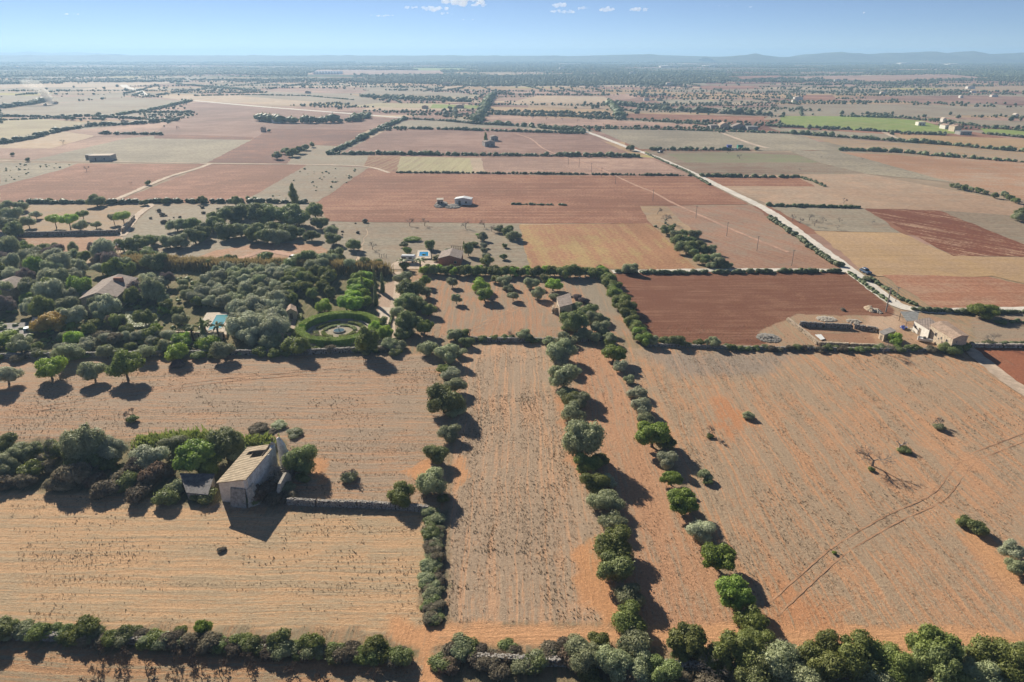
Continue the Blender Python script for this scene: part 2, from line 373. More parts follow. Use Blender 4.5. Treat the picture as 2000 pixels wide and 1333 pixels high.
mt = {
 'tan': F(TAN, FAL, .5), 'fal': F(FAL, GREYG, .55, grain=.6), 'grey': F(GREYG, (.33, .28, .2), .45, grain=.5), 'red': F(RED, (.36, .18, .12), .4, furrow=1),
 'dred': F(DRED, (.28, .13, .08), .35), 'purp': F(PURP, (.31, .19, .145), .45), 'pink': F(PINK, (.42, .27, .2), .45), 'yel': F((.39, .31, .2), (.40, .34, .2), .6),
 'grn': F((.33, .34, .12), GRN, .6), 'pale': F(PALE, TAN, .4), 'ora': F((.40, .23, .14), (.38, .27, .19), .4), 'och': F(OCH, TAN, .5),
}
FIELDS = [
 # far left
 ([(0,217),(95,204),(250,190),(375,198),(270,222),(120,228),(0,226)], 'fal'), ([(0,234),(60,231),(170,240),(110,258),(0,278)], 'yel'),
 ([(170,240),(330,232),(350,236),(250,247),(120,258)], 'fal'), ([(0,290),(0,279),(110,258),(190,258),(180,268),(100,290)], 'pale'),
 ([(120,257),(260,243),(330,238),(320,262),(190,266)], 'pink'), ([(0,186),(140,190),(240,184),(245,190),(95,203),(0,212)], 'fal'),
 ([(282,187),(470,186),(690,201),(560,206),(385,199)], 'pale'),
 ([(250,270),(300,266),(495,273),(408,318),(60,314),(190,268)], 'grey'), ([(0,290),(100,290),(190,268),(250,270),(60,314),(0,310)], 'pink'),
 ([(385,200),(660,222),(775,232),(720,254),(545,252),(500,270),(300,264),(320,245),(380,225),(350,207)], 'purp'),
 ([(300,266),(330,263),(495,268),(490,274),(300,271)], 'dred'),
 ([(530,252),(720,254),(635,301),(575,297),(560,320),(405,318),(495,272)], 'dred'),
 ([(560,321),(580,300),(612,284),(662,286),(640,305),(600,323)], 'fal'),
 ([(0,318),(152,320),(120,332),(0,364)], 'grey'), ([(0,364),(120,332),(152,320),(400,321),(205,397),(0,394)], 'red'),
 ([(412,321),(600,323),(500,386),(470,396),(215,398)], 'red'), ([(600,323),(720,328),(620,395),(500,395),(480,391)], 'fal'),
 ([(-100,399),(215,401),(298,402),(262,430),(240,458),(-100,458)], 'tan'), ([(300,402),(600,399),(622,432),(720,435),(690,520),(240,520),(240,460)], 'fal'),
 ([(-100,461),(236,459),(230,490),(-100,497)], 'ora'), ([(380,505),(420,490),(520,475),(620,478),(660,500),(620,512),(540,520)], 'ora'),
 ([(680,254),(760,232),(850,224),(930,240),(1145,262),(1010,262),(760,255)], 'purp'),
 ([(788,236),(900,232),(1080,250),(1145,262),(1000,250),(760,252)], 'grey'),
 ([(660,302),(755,255),(1010,262),(1150,264),(1240,305),(940,306)], 'purp'),
 ([(640,305),(722,304),(712,326),(600,323)], 'fal'), ([(720,305),(784,306),(775,336),(745,333),(710,326)], 'str'), ([(782,306),(920,309),(925,339),(775,336)], 'ylr'),
 ([(918,309),(942,309),(948,339),(925,339)], 'pale'), ([(940,309),(1275,312),(1345,343),(948,339)], 'pink'),
 ([(618,397),(720,329),(800,340),(1355,346),(1462,400),(1250,403),(1272,437),(1015,437),(640,433)], 'redx'),
 ([(720,435),(1018,437),(1035,522),(700,522)], 'fal'), ([(1015,439),(1270,437),(1362,527),(1032,525)], 'rows'),
 ([(1250,403),(1302,403),(1437,527),(1362,527),(1272,438)], 'tan'), ([(1300,403),(1468,402),(1642,527),(1435,527)], 'rib'),
 # right of the white lane
 ([(1160,252),(1400,256),(1480,293),(1250,292)], 'grey'), ([(1400,256),(1560,262),(1640,293),(1480,296)], 'grey'),
 ([(1258,294),(1460,297),(1560,300),(1690,341),(1352,346)], 'gbr'), ([(1300,300),(1420,298),(1560,304),(1600,318),(1340,318)], 'grg'),
 ([(1352,344),(1690,340),(2000,398),(2000,440),(1840,412),(1510,403)], 'tan2'), ([(1375,347),(1560,348),(1592,365),(1412,364)], 'redx'),
 ([(1540,294),(1700,299),(1862,357),(1690,340),(1600,318)], 'grey'), ([(1640,297),(1705,301),(2150,322),(2150,430),(1865,358)], 'ora'),
 ([(1505,404),(1690,408),(1760,456),(1592,451)], 'fal'), ([(1688,409),(1837,412),(2060,478),(2060,502),(1862,501)], 'ribd'),
 ([(1835,412),(2100,430),(2100,480),(2000,478)], 'fal'), ([(1590,452),(1760,456),(1862,501),(2100,504),(2150,590),(1940,540),(1700,541)], 'och'),
 ([(1722,538),(1930,541),(2150,590),(2200,606),(1830,606)], 'redb'),
 ([(1525,227),(1700,228),(1800,236),(1885,262),(1720,258),(1520,247)], 'grn'), ([(1915,251),(2100,262),(2100,274),(1925,263)], 'grn'),
 ([(1738,262),(2100,276),(2100,300),(1800,284)], 'och'), ([(1500,249),(1740,263),(1790,279),(1550,267)], 'fal'), ([(1560,264),(1610,270),(2050,300),(2050,319),(1700,300)], 'tan'),
 ([(1500,206),(1650,204),(1820,206),(1990,212),(2100,216),(2100,230),(1900,226),(1640,222)], 'fal'), ([(1640,189),(1900,187),(2050,190),(2050,204),(1800,202)], 'purp'),
 ([(1800,232),(2100,240),(2100,250),(1900,247)], 'fal'), ([(1570,186),(1625,186),(1640,198),(1560,197)], 'red'),
 # far middle
 ([(682,201),(870,203),(845,212),(678,209)], 'yel'), ([(845,204),(955,207),(930,213),(840,212)], 'grn'), ([(790,183),(940,186),(930,192),(780,189)], 'yel'),
 ([(958,209),(1190,215),(1192,223),(950,219)], 'och'), ([(948,224),(1195,235),(1395,246),(1432,251),(940,244)], 'pink'), ([(1220,222),(1500,228),(1480,241),(1228,234)], 'red'),
 ([(1180,189),(1260,190),(1300,204),(1200,203)], 'purp'), ([(960,192),(1230,186),(1245,192),(1190,196),(955,198)], 'pink'), ([(1050,187),(1180,189),(1195,201),(1000,200)], 'pale'),
 ([(620,137),(860,138),(870,147),(600,146)], 'pink'), ([(790,133),(900,134),(950,138),(820,138)], 'grn'), ([(500,176),(600,173),(700,176),(780,182),(560,184)], 'pink'),
 ([(720,176),(900,182),(930,190),(700,186)], 'fal'), ([(1420,150),(1520,148),(1560,152),(1450,158)], 'red'), ([(1360,170),(1460,168),(1500,174),(1380,176)], 'red'),
 ([(530,180),(680,184),(760,200),(700,206),(470,188)], 'fal'),
 ([(1530,150),(1850,146),(1950,154),(1700,160)], 'pink'), ([(1820,172),(2000,168),(2100,176),(1900,180)], 'tan'),
 ([(0,166),(240,162),(360,160),(250,170),(0,172)], 'pale'),
]
mt.update({
 'str': F(RED, (.30, .2, .12), .5, rot=R(80), streak=.9, sscale=1.2), 'ylr': F((.37, .30, .185), (.38, .335, .19), .55, rot=R(85), streak=.5),
 'redx': F((.275, .128, .078), (.335, .175, .108), .42, rot=0.0, streak=.55, sscale=.8), 'rows': F((.36, .19, .105), (.35, .24, .11), .36, rot=R(96), streak=.7, sscale=.6),
 'rib': F((.34, .195, .13), (.28, .2, .145), .40, rot=R(118), streak=.55, sscale=1.2), 'ribd': F((.215, .08, .045), (.40, .25, .16), .40, rot=R(128), streak=1.0, sscale=.9),
 'gbr': F((.25, .165, .115), (.26, .21, .15), .5), 'grg': F((.25, .21, .14), (.22, .22, .12), .5), 'tan2': F((.45, .30, .20), (.37, .27, .19), .5, grain=.5),
 'redb': F((.36, .175, .105), (.36, .215, .14), .4),
})
rs = random.Random(9)
for i in range(230):        # the small strips of the far plain
    y0 = 560 * (4200 / 560) ** rs.random(); x0 = rs.uniform(-.8, .8) * y0; wd = rs.uniform(70, 330) * (1 + y0 / 3000); dp = rs.uniform(18, 80) * (1 + y0 / 1800); sk = rs.uniform(-.25, .25); tl = rs.uniform(-.08, .08) * wd
    field([(x0, y0), (x0 + wd, y0 + tl), (x0 + wd + sk * dp, y0 + dp + tl), (x0 + sk * dp, y0 + dp)], mt[rs.choice(['tan', 'fal', 'red', 'purp', 'pink', 'pale', 'grey', 'dred', 'och', 'fal', 'pink'] + (['grn', 'yel'] if i % 4 == 0 else []))], raw=True)
_lay[0] = 0
for pl, k in FIELDS: field(pl, mt[k])
# ------------------------------------------------------------------ lanes and paths
def ribbon(px, width, mat, name, z=None, raw=False, amp=.25, step=2.0, ends=None):
    P = [Vector((*((p[0], p[1]) if raw else G(*p)), 0)) for p in px]; L = []
    for i in range(len(P) - 1):                    # Catmull-Rom so bends are round
        p0 = P[max(i - 1, 0)]; p1 = P[i]; p2 = P[i + 1]; p3 = P[min(i + 2, len(P) - 1)]
        n = max(2, min(80, int((p2 - p1).length / step)))
        for k in range(n):
            t = k / n; L.append(.5 * ((2 * p1) + (p2 - p0) * t + (2 * p0 - 5 * p1 + 4 * p2 - p3) * t * t + (3 * p1 - p0 - 3 * p2 + p3) * t ** 3))
    L.append(P[-1])
    if z is None: _lay[0] += 1; z = .06 + .0011 * _lay[0]
    vs = []; fs = []
    for i, p in enumerate(L):
        d = (L[min(i + 1, len(L) - 1)] - L[max(i - 1, 0)]).normalized(); nrm = Vector((-d.y, d.x, 0))
        wv = width / 2
        for sgn in (1, -1):
            ww = wv + (random.random() - .5) * amp * 2
            qv = p + nrm * ww * sgn; vs.append((qv.x, qv.y, z))
        if i: a = 2 * i; fs.append((a - 2, a - 1, a + 1, a))
    me = bpy.data.meshes.new(name); me.from_pydata(vs, [], fs); me.update()
    if me.polygons[0].normal.z < 0: me.flip_normals()
    return kind(obj(name, me, mat), 'structure')
random.seed(5)
m_white = mat_simple('white_gravel', (.70, .64, .56), .95, .18, .12, .3, fine=.9)
m_lane = mat_simple('pale_lane', (.58, .45, .34), .95, .2, .1, .3, fine=.8)
m_path = mat_simple('footpath_dust', (.50, .30, .21), .95, .2, .1, .3, fine=.8)
m_dirt = mat_simple('dirt_track', (.56, .36, .22), .95, .25, .3, .3, fine=2)
WHITE_LANE = [(1138,256),(1165,265),(1230,290),(1272,304),(1340,333),(1420,372),(1500,412),(1575,466),(1640,514),(1700,560),(1752,596),(1800,606),(1870,608),(2100,604)]
ribbon(WHITE_LANE, 4.4, m_white, 'road')
ribbon([(1196,532),(1300,530),(1450,528),(1600,529),(1664,530)], 3.4, m_white, 'road')
ribbon([(378,197),(500,208),(640,219),(792,231)], 8.5, m_white, 'road')
ribbon([(241,166),(247,171),(268,176),(281,187)], 14, m_white, 'road')
ribbon([(930,243),(945,224),(953,203)], 7, m_white, 'road')
ribbon([(208,398),(260,376),(330,346),(385,330),(412,320)], 3.0, m_lane, 'road')
ribbon([(-60,315),(150,316),(300,318),(410,320),(600,322),(712,326),(760,338)], 2.4, m_lane, 'road')
ribbon([(206,398),(290,400),(280,412),(262,428),(238,462)], 3.2, m_lane, 'road')
ribbon([(1008,262),(1037,272),(1060,290),(1090,303),(1120,313),(1175,332),(1240,362),(1275,376),(1310,395),(1360,418),(1420,445),(1480,470),(1540,494)], 1.5, m_path, 'path')
ribbon([(1400,256),(1425,266),(1470,282),(1500,290)], 4, m_lane, 'road')
ribbon([(1725,258),(1745,268),(1765,276)], 4, m_lane, 'road')
ribbon([(775,532),(779,560),(772,600),(762,640),(768,662)], 2.8, m_lane, 'road')
ribbon([(1885,676),(1920,706),(1960,738),(2010,772),(2100,830)], 3.2, m_lane, 'road')
ribbon([(380,522),(470,505),(520,490),(560,498),(620,506),(700,516)], 3.0, m_path, 'path')
_rc = [0]
def ruts(px, gauge, w_, mat, name='track'):
    P = [Vector(G(*p)) for p in px]
    for sgn in (1, -1):
        out = []
        for i, p in enumerate(P):
            d = (P[min(i + 1, len(P) - 1)] - P[max(i - 1, 0)]).normalized(); out.append((p.x - d.y * sgn * gauge / 2, p.y + d.x * sgn * gauge / 2))
        ribbon(out, w_, mat, name, z=.02 + .003 * _rc[0], raw=True, amp=.05, step=.8); _rc[0] += 1
m_rut = mat_simple('wheel_rut', (.50, .29, .17), .95, .3, .5, .5, fine=3)
ruts([(-60,822),(100,795),(270,768),(420,745),(560,732),(700,718),(800,708)], 1.7, .30, m_rut)
ruts([(1505,1195),(1570,1135),(1640,1075),(1740,1015),(1830,972),(1870,925),(1905,893),(2010,850)], 1.8, .26, m_rut)
ruts([(905,655),(960,625),(1015,600)], 1.6, .4, m_rut)
# ------------------------------------------------------------------ far hills
def hills(prof, dist, mat, depth, name='hills'):
    """prof: (photo x, photo y of the crest); a rounded range standing at dist"""
    xs = [p[0] for p in prof]; N = int((xs[-1] - xs[0]) / 4)
    vs = []; fs = []; M = 14
    for i in range(N + 1):
        px = lerp(xs[0], xs[-1], i / N); py = float(np.interp(px, xs, [p[1] for p in prof]))
        yv = -(py - 666.5) / FPX; el = (yv * _cp - _sp) / (_cp + yv * _sp)
        X = (px - 1000) / FPX * dist / (_cp + yv * _sp); h = max(.5, H + el * dist)
        h *= 1 + .10 * (float(fbm(px * .05, 1.3, 7)) - .5)
        for j in range(M + 1):
            t = j / M; y = dist - depth + 2 * depth * t
            z = h * math.sin(math.pi * t) ** 1.3 * (1 + .5 * (float(fbm(px * .03 + 3, t * 5, 11)) - .5) * (1 if t < .45 else 0)) - .5
            vs.append((X, y, z))
    for i in range(N):
        for j in range(M):
            a = i * (M + 1) + j; fs.append((a, a + M + 1, a + M + 2, a + 1))
    me = bpy.data.meshes.new(name); me.from_pydata(vs, [], fs); me.update()
    if me.polygons[0].normal.z < 0: me.flip_normals()
    o = obj(name, me, mat); return kind(o, 'structure')
m_hill = mat_simple('hill_scrub', (.085, .10, .055), .95, .45, .004, 0, fine=.03)
hills([(1530,113),(1560,110),(1580,106),(1625,103),(1660,105),(1700,106),(1740,103),(1760,104),(1790,102),(1815,101),(1840,106),(1860,104),(1885,100.5),(1915,107),(1950,105.5),(1980,104),(2050,108),(2150,112)], 6000, m_hill, 700)
hills([(1380,113),(1430,110),(1455,107.5),(1475,106.5),(1500,109),(1530,112),(1600,113)], 5600, m_hill, 400)
hills([(1080,110),(1150,109),(1250,106.5),(1330,109),(1420,112),(1500,114)], 6200, m_hill, 500)
hills([(-120,103),(0,103.5),(40,102.5),(70,101.8),(95,103.3),(130,102.5),(150,101.8),(190,104.5),(230,106)], 9500, m_hill, 700)
hills([(-500,109),(0,108.5),(250,108),(600,108.6),(1000,109),(1300,110.5),(1700,112),(2300,112)], 6300, m_hill, 500)
# ------------------------------------------------------------------ plants: shapes
def leafcloud(seed, lobes, n, size, core=.70, up=.15, elong=1.0):
    """a crown: leaf sprays (small quads) over overlapping lobes, round a dense twiggy core"""
    rg = np.random.default_rng(seed); L = np.array([(*c, *r) for c, r in lobes], float)
    area = (L[:, 3] * L[:, 4] + L[:, 4] * L[:, 5] + L[:, 3] * L[:, 5]); pr = area / area.sum()
    k = rg.choice(len(L), n * 3, p=pr); d = rg.normal(size=(n * 3, 3)); d[:, 2] += up; d /= np.linalg.norm(d, axis=1)[:, None]
    rad = .97 + rg.normal(0, .085, n * 3) + (rg.random(n * 3) < .10) * rg.uniform(.04, .26, n * 3); bump = 1 + .15 * np.sin(d[:, 0] * 9 + k) * np.sin(d[:, 1] * 8 + 2 * k) * np.sin(d[:, 2] * 7 + k * 3) + .10 * np.sin(d[:, 2] * 13 + k + 4 * d[:, 0]) * np.sin(d[:, 0] * 15 + 3 * k)
    P = L[k, :3] + d * L[k, 3:] * (rad * bump)[:, None]
    keep = P[:, 2] > .05
    for j in range(len(L)):
        e = ((P - L[j, :3]) / L[j, 3:]) ** 2
        keep &= (e.sum(1) > .66) | (k == j)
    P = P[keep][:n]; d = d[keep][:n]; m = len(P)
    N = d + rg.normal(0, .42, (m, 3)); N /= np.linalg.norm(N, axis=1)[:, None]
    A = np.cross(N, rg.normal(size=(m, 3))); A /= np.linalg.norm(A, axis=1)[:, None]; B = np.cross(N, A)
    s = size * rg.uniform(.55, 1.45, m)[:, None]
    V = np.stack([P - A * s * elong, P - B * s * .6, P + A * s * elong, P + B * s * .6], 1).reshape(-1, 3)
    Q = np.arange(4 * m).reshape(-1, 4)
    if core:
        for j in range(len(L)):
            bm = bmesh.new(); bmesh.ops.create_icosphere(bm, subdivisions=2, radius=1)
            cv = np.array([v.co[:] for v in bm.verts]); tri = np.array([[v.index for v in f.verts] for f in bm.faces]); bm.free()
            cv = cv * (1 + .22 * (rg.random((len(cv), 1)) - .5)); cv = cv * L[j, 3:] * core + L[j, :3]
            cv[:, 2] = np.maximum(cv[:, 2], .02)
            tv = cv[tri].reshape(-1, 3); b0 = len(V)     # each facet its own island, like the leaf sprays
            V = np.vstack([V, tv]); tq = np.arange(len(tv)).reshape(-1, 3) + b0
            T = tq if j == 0 else np.vstack([T, tq])
    else: T = None
    return V, Q, T
def crown_lobes(seed, rx, ry, rz, zc, n, rl=.48, spread=.62, zlow=-.55):
    r = random.Random(seed); out = [((r.uniform(-.1, .1) * rx, r.uniform(-.1, .1) * ry, zc), (rx * .60, ry * .60, rz * .70))]
    for i in range(n):
        a = 2 * math.pi * (i * .618 + r.random() * .25); v = r.uniform(zlow, .85); hr = math.sqrt(max(0, 1 - v * v)); s = spread * r.uniform(.75, 1.2)
        q = rl * r.uniform(.55, 1.4)
        out.append(((math.cos(a) * hr * rx * s, math.sin(a) * hr * ry * s, zc + v * rz * s), (rx * q, ry * q, rz * q * r.uniform(.8, 1))))
    return out
def trunk_mesh(seed, h, r0, spread, nb=4, lean=.1):
    r = random.Random(seed); m = MB(); p = Vector((0, 0, -.15)); q = Vector((r.uniform(-lean, lean), r.uniform(-lean, lean), h * .45))
    m.tube(p, p + Vector((0, 0, .3)), r0 * 1.5, r0 * 1.05, 7); m.tube(p + Vector((0, 0, .3)), q, r0 * 1.05, r0 * .75, 7)
    for i in range(nb):
        a = 2 * math.pi * (i + r.random() * .6) / nb; e = q + Vector((math.cos(a) * spread, math.sin(a) * spread, h * r.uniform(.35, .6)))
        mid = q.lerp(e, .5) + Vector((0, 0, -.1 * h)); m.tube(q, mid, r0 * .6, r0 * .4, 5); m.tube(mid, e, r0 * .4, r0 * .15, 5)
    return m.mesh('trunk')
def bare_mesh(seed, h, spread, depth=5, r0=.16, flat=.5, twig=.02):
    r = random.Random(seed); m = MB()
    def grow(p, d, L, rad, k):
        e = p + d * L; m.tube(p, e, rad, rad * .68, 5 if k < 2 else 3, cap=False)
        if k >= depth: return
        for i in range(3 if k < 4 else 2):
            a = r.uniform(0, 2 * math.pi); u = d.orthogonal().normalized(); u.rotate(Matrix.Rotation(a, 3, d))
            nd = (d + u * r.uniform(.45, .95) * (1.0 if k else spread)); nd.z *= (1 - flat * .3); nd.z += .12; nd.normalize()
            grow(e, nd, L * r.uniform(.62, .86), max(twig, rad * .6), k + 1)
    grow(Vector((0, 0, -.1)), Vector((r.uniform(-.15, .15), r.uniform(-.15, .15), 1)).normalized(), h * .27, r0, 0)
    return m.mesh('branches')
def lc_mesh(name, *a, **k):
    V, Q, T = leafcloud(*a, **k); return mesh_np(name, V, Q, T)
m_bark = mat_simple('bark', (.17, .125, .09), .9, .3, 6, .5)
m_barkg = mat_simple('grey_bark', (.30, .26, .22), .9, .3, 6, .5)
m_barkd = mat_simple('bleached_wood', (.55, .49, .42), .9, .2, 6, .5)
LEAF = {
 'olive': mat_leaf('leaf_olive', (0.222, 0.254, 0.134), (0.491, 0.511, 0.293)),
 'silver': mat_leaf('leaf_silver', (0.29, 0.315, 0.205), (0.60, 0.61, 0.42)),
 'dark': mat_leaf('leaf_dark', (0.135, 0.173, 0.064), (0.341, 0.380, 0.139)),
 'moss': mat_leaf('leaf_moss', (0.138, 0.170, 0.048), (0.323, 0.357, 0.101)),
 'carob': mat_leaf('leaf_carob', (0.117, 0.173, 0.032), (0.350, 0.436, 0.081)),
 'bright': mat_leaf('leaf_bright', (0.184, 0.277, 0.034), (0.512, 0.660, 0.093)),
 'hedge': mat_leaf('leaf_clipped', (0.203, 0.317, 0.061), (0.446, 0.581, 0.135)),
 'lime': mat_leaf('leaf_lime', (.16, .28, .03), (.36, .50, .07)),
 'ygreen': mat_leaf('leaf_yellowgreen', (.14, .17, .04), (.30, .32, .09)),
 'scrub': mat_leaf('leaf_scrub', (0.162, 0.135, 0.092), (0.317, 0.270, 0.189), rough=.8),
 'brown': mat_leaf('leaf_brown', (0.172, 0.121, 0.081), (0.322, 0.236, 0.167), rough=.8),
 'gold': mat_leaf('leaf_gold', (.34, .22, .05), (.58, .40, .11)),
 'reed': mat_leaf('leaf_reed', (.30, .24, .08), (.50, .41, .19)),
 'purple': mat_leaf('leaf_purple', (0.180, 0.138, 0.132), (0.324, 0.258, 0.240), rough=.8),
 'far': mat_leaf('leaf_far', (0.108, 0.137, 0.063), (0.236, 0.271, 0.129), var=.6),
}
# shape families, each about 4-5 m across at scale 1 (radius R0)
SHAPES = {}
def shape(fam, i):
    k = (fam, i)
    if k in SHAPES: return SHAPES[k]
    sd = hash_s(fam) + i * 17; r = random.Random(sd)
    if fam == 'round':      # dense wild olive: wide, to the ground
        rx, ry, rz = 2.4 * r.uniform(.9, 1.1), 2.4 * r.uniform(.9, 1.1), 2.1
        me = lc_mesh('crown', sd, crown_lobes(sd, rx, ry, rz, 2.0, 13, .40, .78), 8000, .13)
        tr = trunk_mesh(sd, 2.6, .2, 1.0); R0 = 2.45; Ht = 4.0
    elif fam == 'tall':
        me = lc_mesh('crown', sd, crown_lobes(sd, 2.1, 2.1, 2.9, 2.9, 17, .40, .68), 8500, .13); tr = trunk_mesh(sd, 3.4, .22, 1.0); R0 = 2.2; Ht = 5.8
    elif fam == 'carob':    # lumpy, glossy, clear clumps
        me = lc_mesh('crown', sd, crown_lobes(sd, 2.6, 2.5, 1.9, 2.2, 22, .33, .80, -.35), 8000, .15, core=.85); tr = trunk_mesh(sd, 2.6, .25, 1.3, 5); R0 = 2.7; Ht = 4.1
    elif fam == 'open':     # orchard olive: crown on a clear trunk, gaps
        me = lc_mesh('crown', sd, crown_lobes(sd, 2.1, 2.1, 1.6, 1.95, 14, .42, .74, -.45), 5200, .13, core=.66); tr = trunk_mesh(sd, 2.2, .17, 1.1, 5); R0 = 2.2; Ht = 3.4
    elif fam == 'bush':     # low bush
        me = lc_mesh('crown', sd, crown_lobes(sd, 1.3, 1.25, .85, .65, 10, .45, .68, -.2), 2600, .105); tr = None; R0 = 1.3; Ht = 1.5
    elif fam == 'scrub':    # twiggy half-bare shrub
        me = lc_mesh('crown', sd, crown_lobes(sd, 1.3, 1.2, .8, .55, 8, .48, .66, -.1), 2600, .10, core=.6, elong=1.8); tr = None; R0 = 1.3; Ht = 1.35
    elif fam == 'pine':     # umbrella crown
        lb = [((r.uniform(-1, 1) * 1.7, r.uniform(-1, 1) * 1.7, 3.7 + r.uniform(-.3, .5)), (1.15, 1.15, 1.05)) for _ in range(14)]
        me = lc_mesh('crown', sd, lb, 5200, .12, core=.85, up=.5); tr = trunk_mesh(sd, 4.4, .2, 1.4, 5); R0 = 2.6; Ht = 5.3
    elif fam == 'cypress':
        lb = [((r.uniform(-.08, .08), r.uniform(-.08, .08), .6 + j * .62), (.55 * (1 - j / 11) + .12, .55 * (1 - j / 11) + .12, .7)) for j in range(10)]
        me = lc_mesh('crown', sd, lb, 2600, .10, core=.85); tr = None; R0 = .62; Ht = 6.9
    elif fam == 'poplar':
        lb = [((r.uniform(-.5, .5), r.uniform(-.5, .5), 1.6 + j * .75), (1.35 * (1 - abs(j - 3) / 8), 1.3 * (1 - abs(j - 3) / 8), 1.0)) for j in range(9)]
        me = lc_mesh('crown', sd, lb, 4200, .13, core=.7); tr = trunk_mesh(sd, 4, .15, .6); R0 = 1.5; Ht = 8.6
    elif fam == 'bare':
        me = bare_mesh(sd, 4.4, 1.3, 6, .17, twig=.016); tr = None; R0 = 2.4; Ht = 4.2
    elif fam == 'twigs':
        me = bare_mesh(sd, 2.0, 1.9, 5, .07, .9, .026); tr = None; R0 = 1.2; Ht = 1.8
    elif fam == 'lowpoly':  # far trees: fewer, larger sprays
        me = lc_mesh('crown', sd, crown_lobes(sd, 2.4, 2.3, 1.9, 1.9, 7, .48, .62), 520, .34); tr = None; R0 = 2.4; Ht = 3.8
    elif fam == 'barefar':
        me = bare_mesh(sd, 4.2, 1.4, 4, .16, twig=.05); tr = None; R0 = 2.2; Ht = 3.8
    elif fam == 'palm':
        m = MB(); n = 16
        for k_ in range(n):
            a = 2 * math.pi * k_ / n + r.uniform(-.15, .15); ln = r.uniform(1.7, 2.2); up_ = r.uniform(.1, 1.1); pr = Vector((0, 0, 3.2)); dv = Vector((math.cos(a), math.sin(a), up_)).normalized(); sg = 6
            for j in range(sg):
                nx_ = pr + dv * ln / sg; dv.z -= .22; dv.normalize(); side = Vector((-math.sin(a), math.cos(a), 0))
                wd0 = .28 * math.sin(math.pi * (j + .4) / (sg + .6)); wd1 = .28 * math.sin(math.pi * (j + 1.2) / (sg + .8))
                for sg_ in (1, -1):
                    m.add([pr, nx_, nx_ + side * sg_ * wd1 + Vector((0, 0, -.12)), pr + side * sg_ * wd0 + Vector((0, 0, -.12))], [(0, 1, 2, 3)])
                pr = nx_
        me = m.mesh('fronds'); tr = MB().tube((0, 0, -.1), (.05, 0, 1.6), .26, .2, 9).tube((.05, 0, 1.6), (0, 0, 3.2), .2, .24, 9).mesh('trunk'); R0 = 2.0; Ht = 3.9
    SHAPES[k] = (me, tr, R0, Ht); return SHAPES[k]
def hash_s(s_): return sum((i + 3) * ord(c_) for i, c_ in enumerate(s_)) % 9973
NVAR = {'round': 5, 'tall': 2, 'carob': 3, 'open': 4, 'bush': 4, 'scrub': 3, 'pine': 2, 'cypress': 1, 'poplar': 1, 'bare': 4, 'twigs': 3, 'lowpoly': 4, 'barefar': 3, 'palm': 2}
CMESH = {}
PROTO = {}
_rt = random.Random(77)
def kindnames(fam):
    return {'round': 'wild_olive_tree', 'tall': 'wild_olive_tree', 'carob': 'carob_tree', 'open': 'olive_tree', 'bush': 'bush', 'scrub': 'dry_shrub', 'pine': 'umbrella_pine', 'cypress': 'cypress_tree',
            'poplar': 'poplar_tree', 'bare': 'bare_tree', 'twigs': 'bare_shrub', 'lowpoly': 'distant_tree', 'barefar': 'distant_bare_tree', 'palm': 'palm_tree'}[fam]
def plant(x, y, rad, fam, leaf, label, cat, group=None, hs=1.0, zrot=None, rx=1.0, i=None):
    """one plant standing at x, y with crown radius rad: built once per shape and colour, then copied with its parts"""
    i = _rt.randrange(NVAR[fam]) if i is None else i
    me, tr, R0, Ht = shape(fam, i); key = (fam, i, leaf)
    s_ = rad / R0; loc = (x, y, 0.0); rz = _rt.uniform(0, 6.28) if zrot is None else zrot
    single = tr is None
    if key not in PROTO:
        if key not in CMESH:
            m2 = me.copy(); m2.name = me.name; m2.materials.clear()
            m2.materials.append({'bark': m_barkg, 'bleached': m_barkd, 'darkbark': m_bark}.get(leaf) or LEAF[leaf]); CMESH[key] = m2
        if single:
            root = obj(kindnames(fam), CMESH[key])
        else:
            root = bpy.data.objects.new(kindnames(fam), None); COL.objects.link(root)
            obj('fronds' if fam == 'palm' else 'crown', CMESH[key], None, root)
            if not len(tr.materials): tr.materials.append(m_bark)
            obj('trunk', tr, None, root)
        PROTO[key] = root; o = root
    else:
        src = PROTO[key]; o = src.copy(); COL.objects.link(o)
        for ch in list(src.children):
            c_ = ch.copy(); COL.objects.link(c_); c_.parent = o
        for kk in ('group', 'kind'):
            if kk in o: del o[kk]
    o.location = loc; o.rotation_euler = (0, 0, rz); o.scale = (s_ * rx, s_, s_ * hs)
    tag(o, label, cat, group); return o
def at_px(cx, cy, wpx, hfrac=.8, rmul=1.0):
    """crown centre and width in the photograph -> where it stands and its radius"""
    rad = wpx * mpp(cx, cy) / 2; zc = rad * hfrac
    for _ in range(2):
        x, y = G(cx, cy, zc); t = (H - zc) / H; rad = wpx * mpp(cx, cy) * t / 2; zc = rad * hfrac
    return x, y, rad * rmul
ORD = 'first second third fourth fifth sixth seventh eighth ninth tenth eleventh twelfth thirteenth fourteenth fifteenth sixteenth seventeenth eighteenth nineteenth twentieth'.split()
def ordn(i):
    if i < 20: return ORD[i]
    tens = {2: 'twenty', 3: 'thirty', 4: 'forty', 5: 'fifty', 6: 'sixty', 7: 'seventy', 8: 'eighty', 9: 'ninety'}; n = i + 1; d, u = divmod(n, 10)
    if n >= 100: return str(n) + 'th'
    return tens[d] + '-' + ORD[u - 1] if u else {2: 'twentieth', 3: 'thirtieth', 4: 'fortieth', 5: 'fiftieth', 6: 'sixtieth', 7: 'seventieth', 8: 'eightieth', 9: 'ninetieth'}[d]
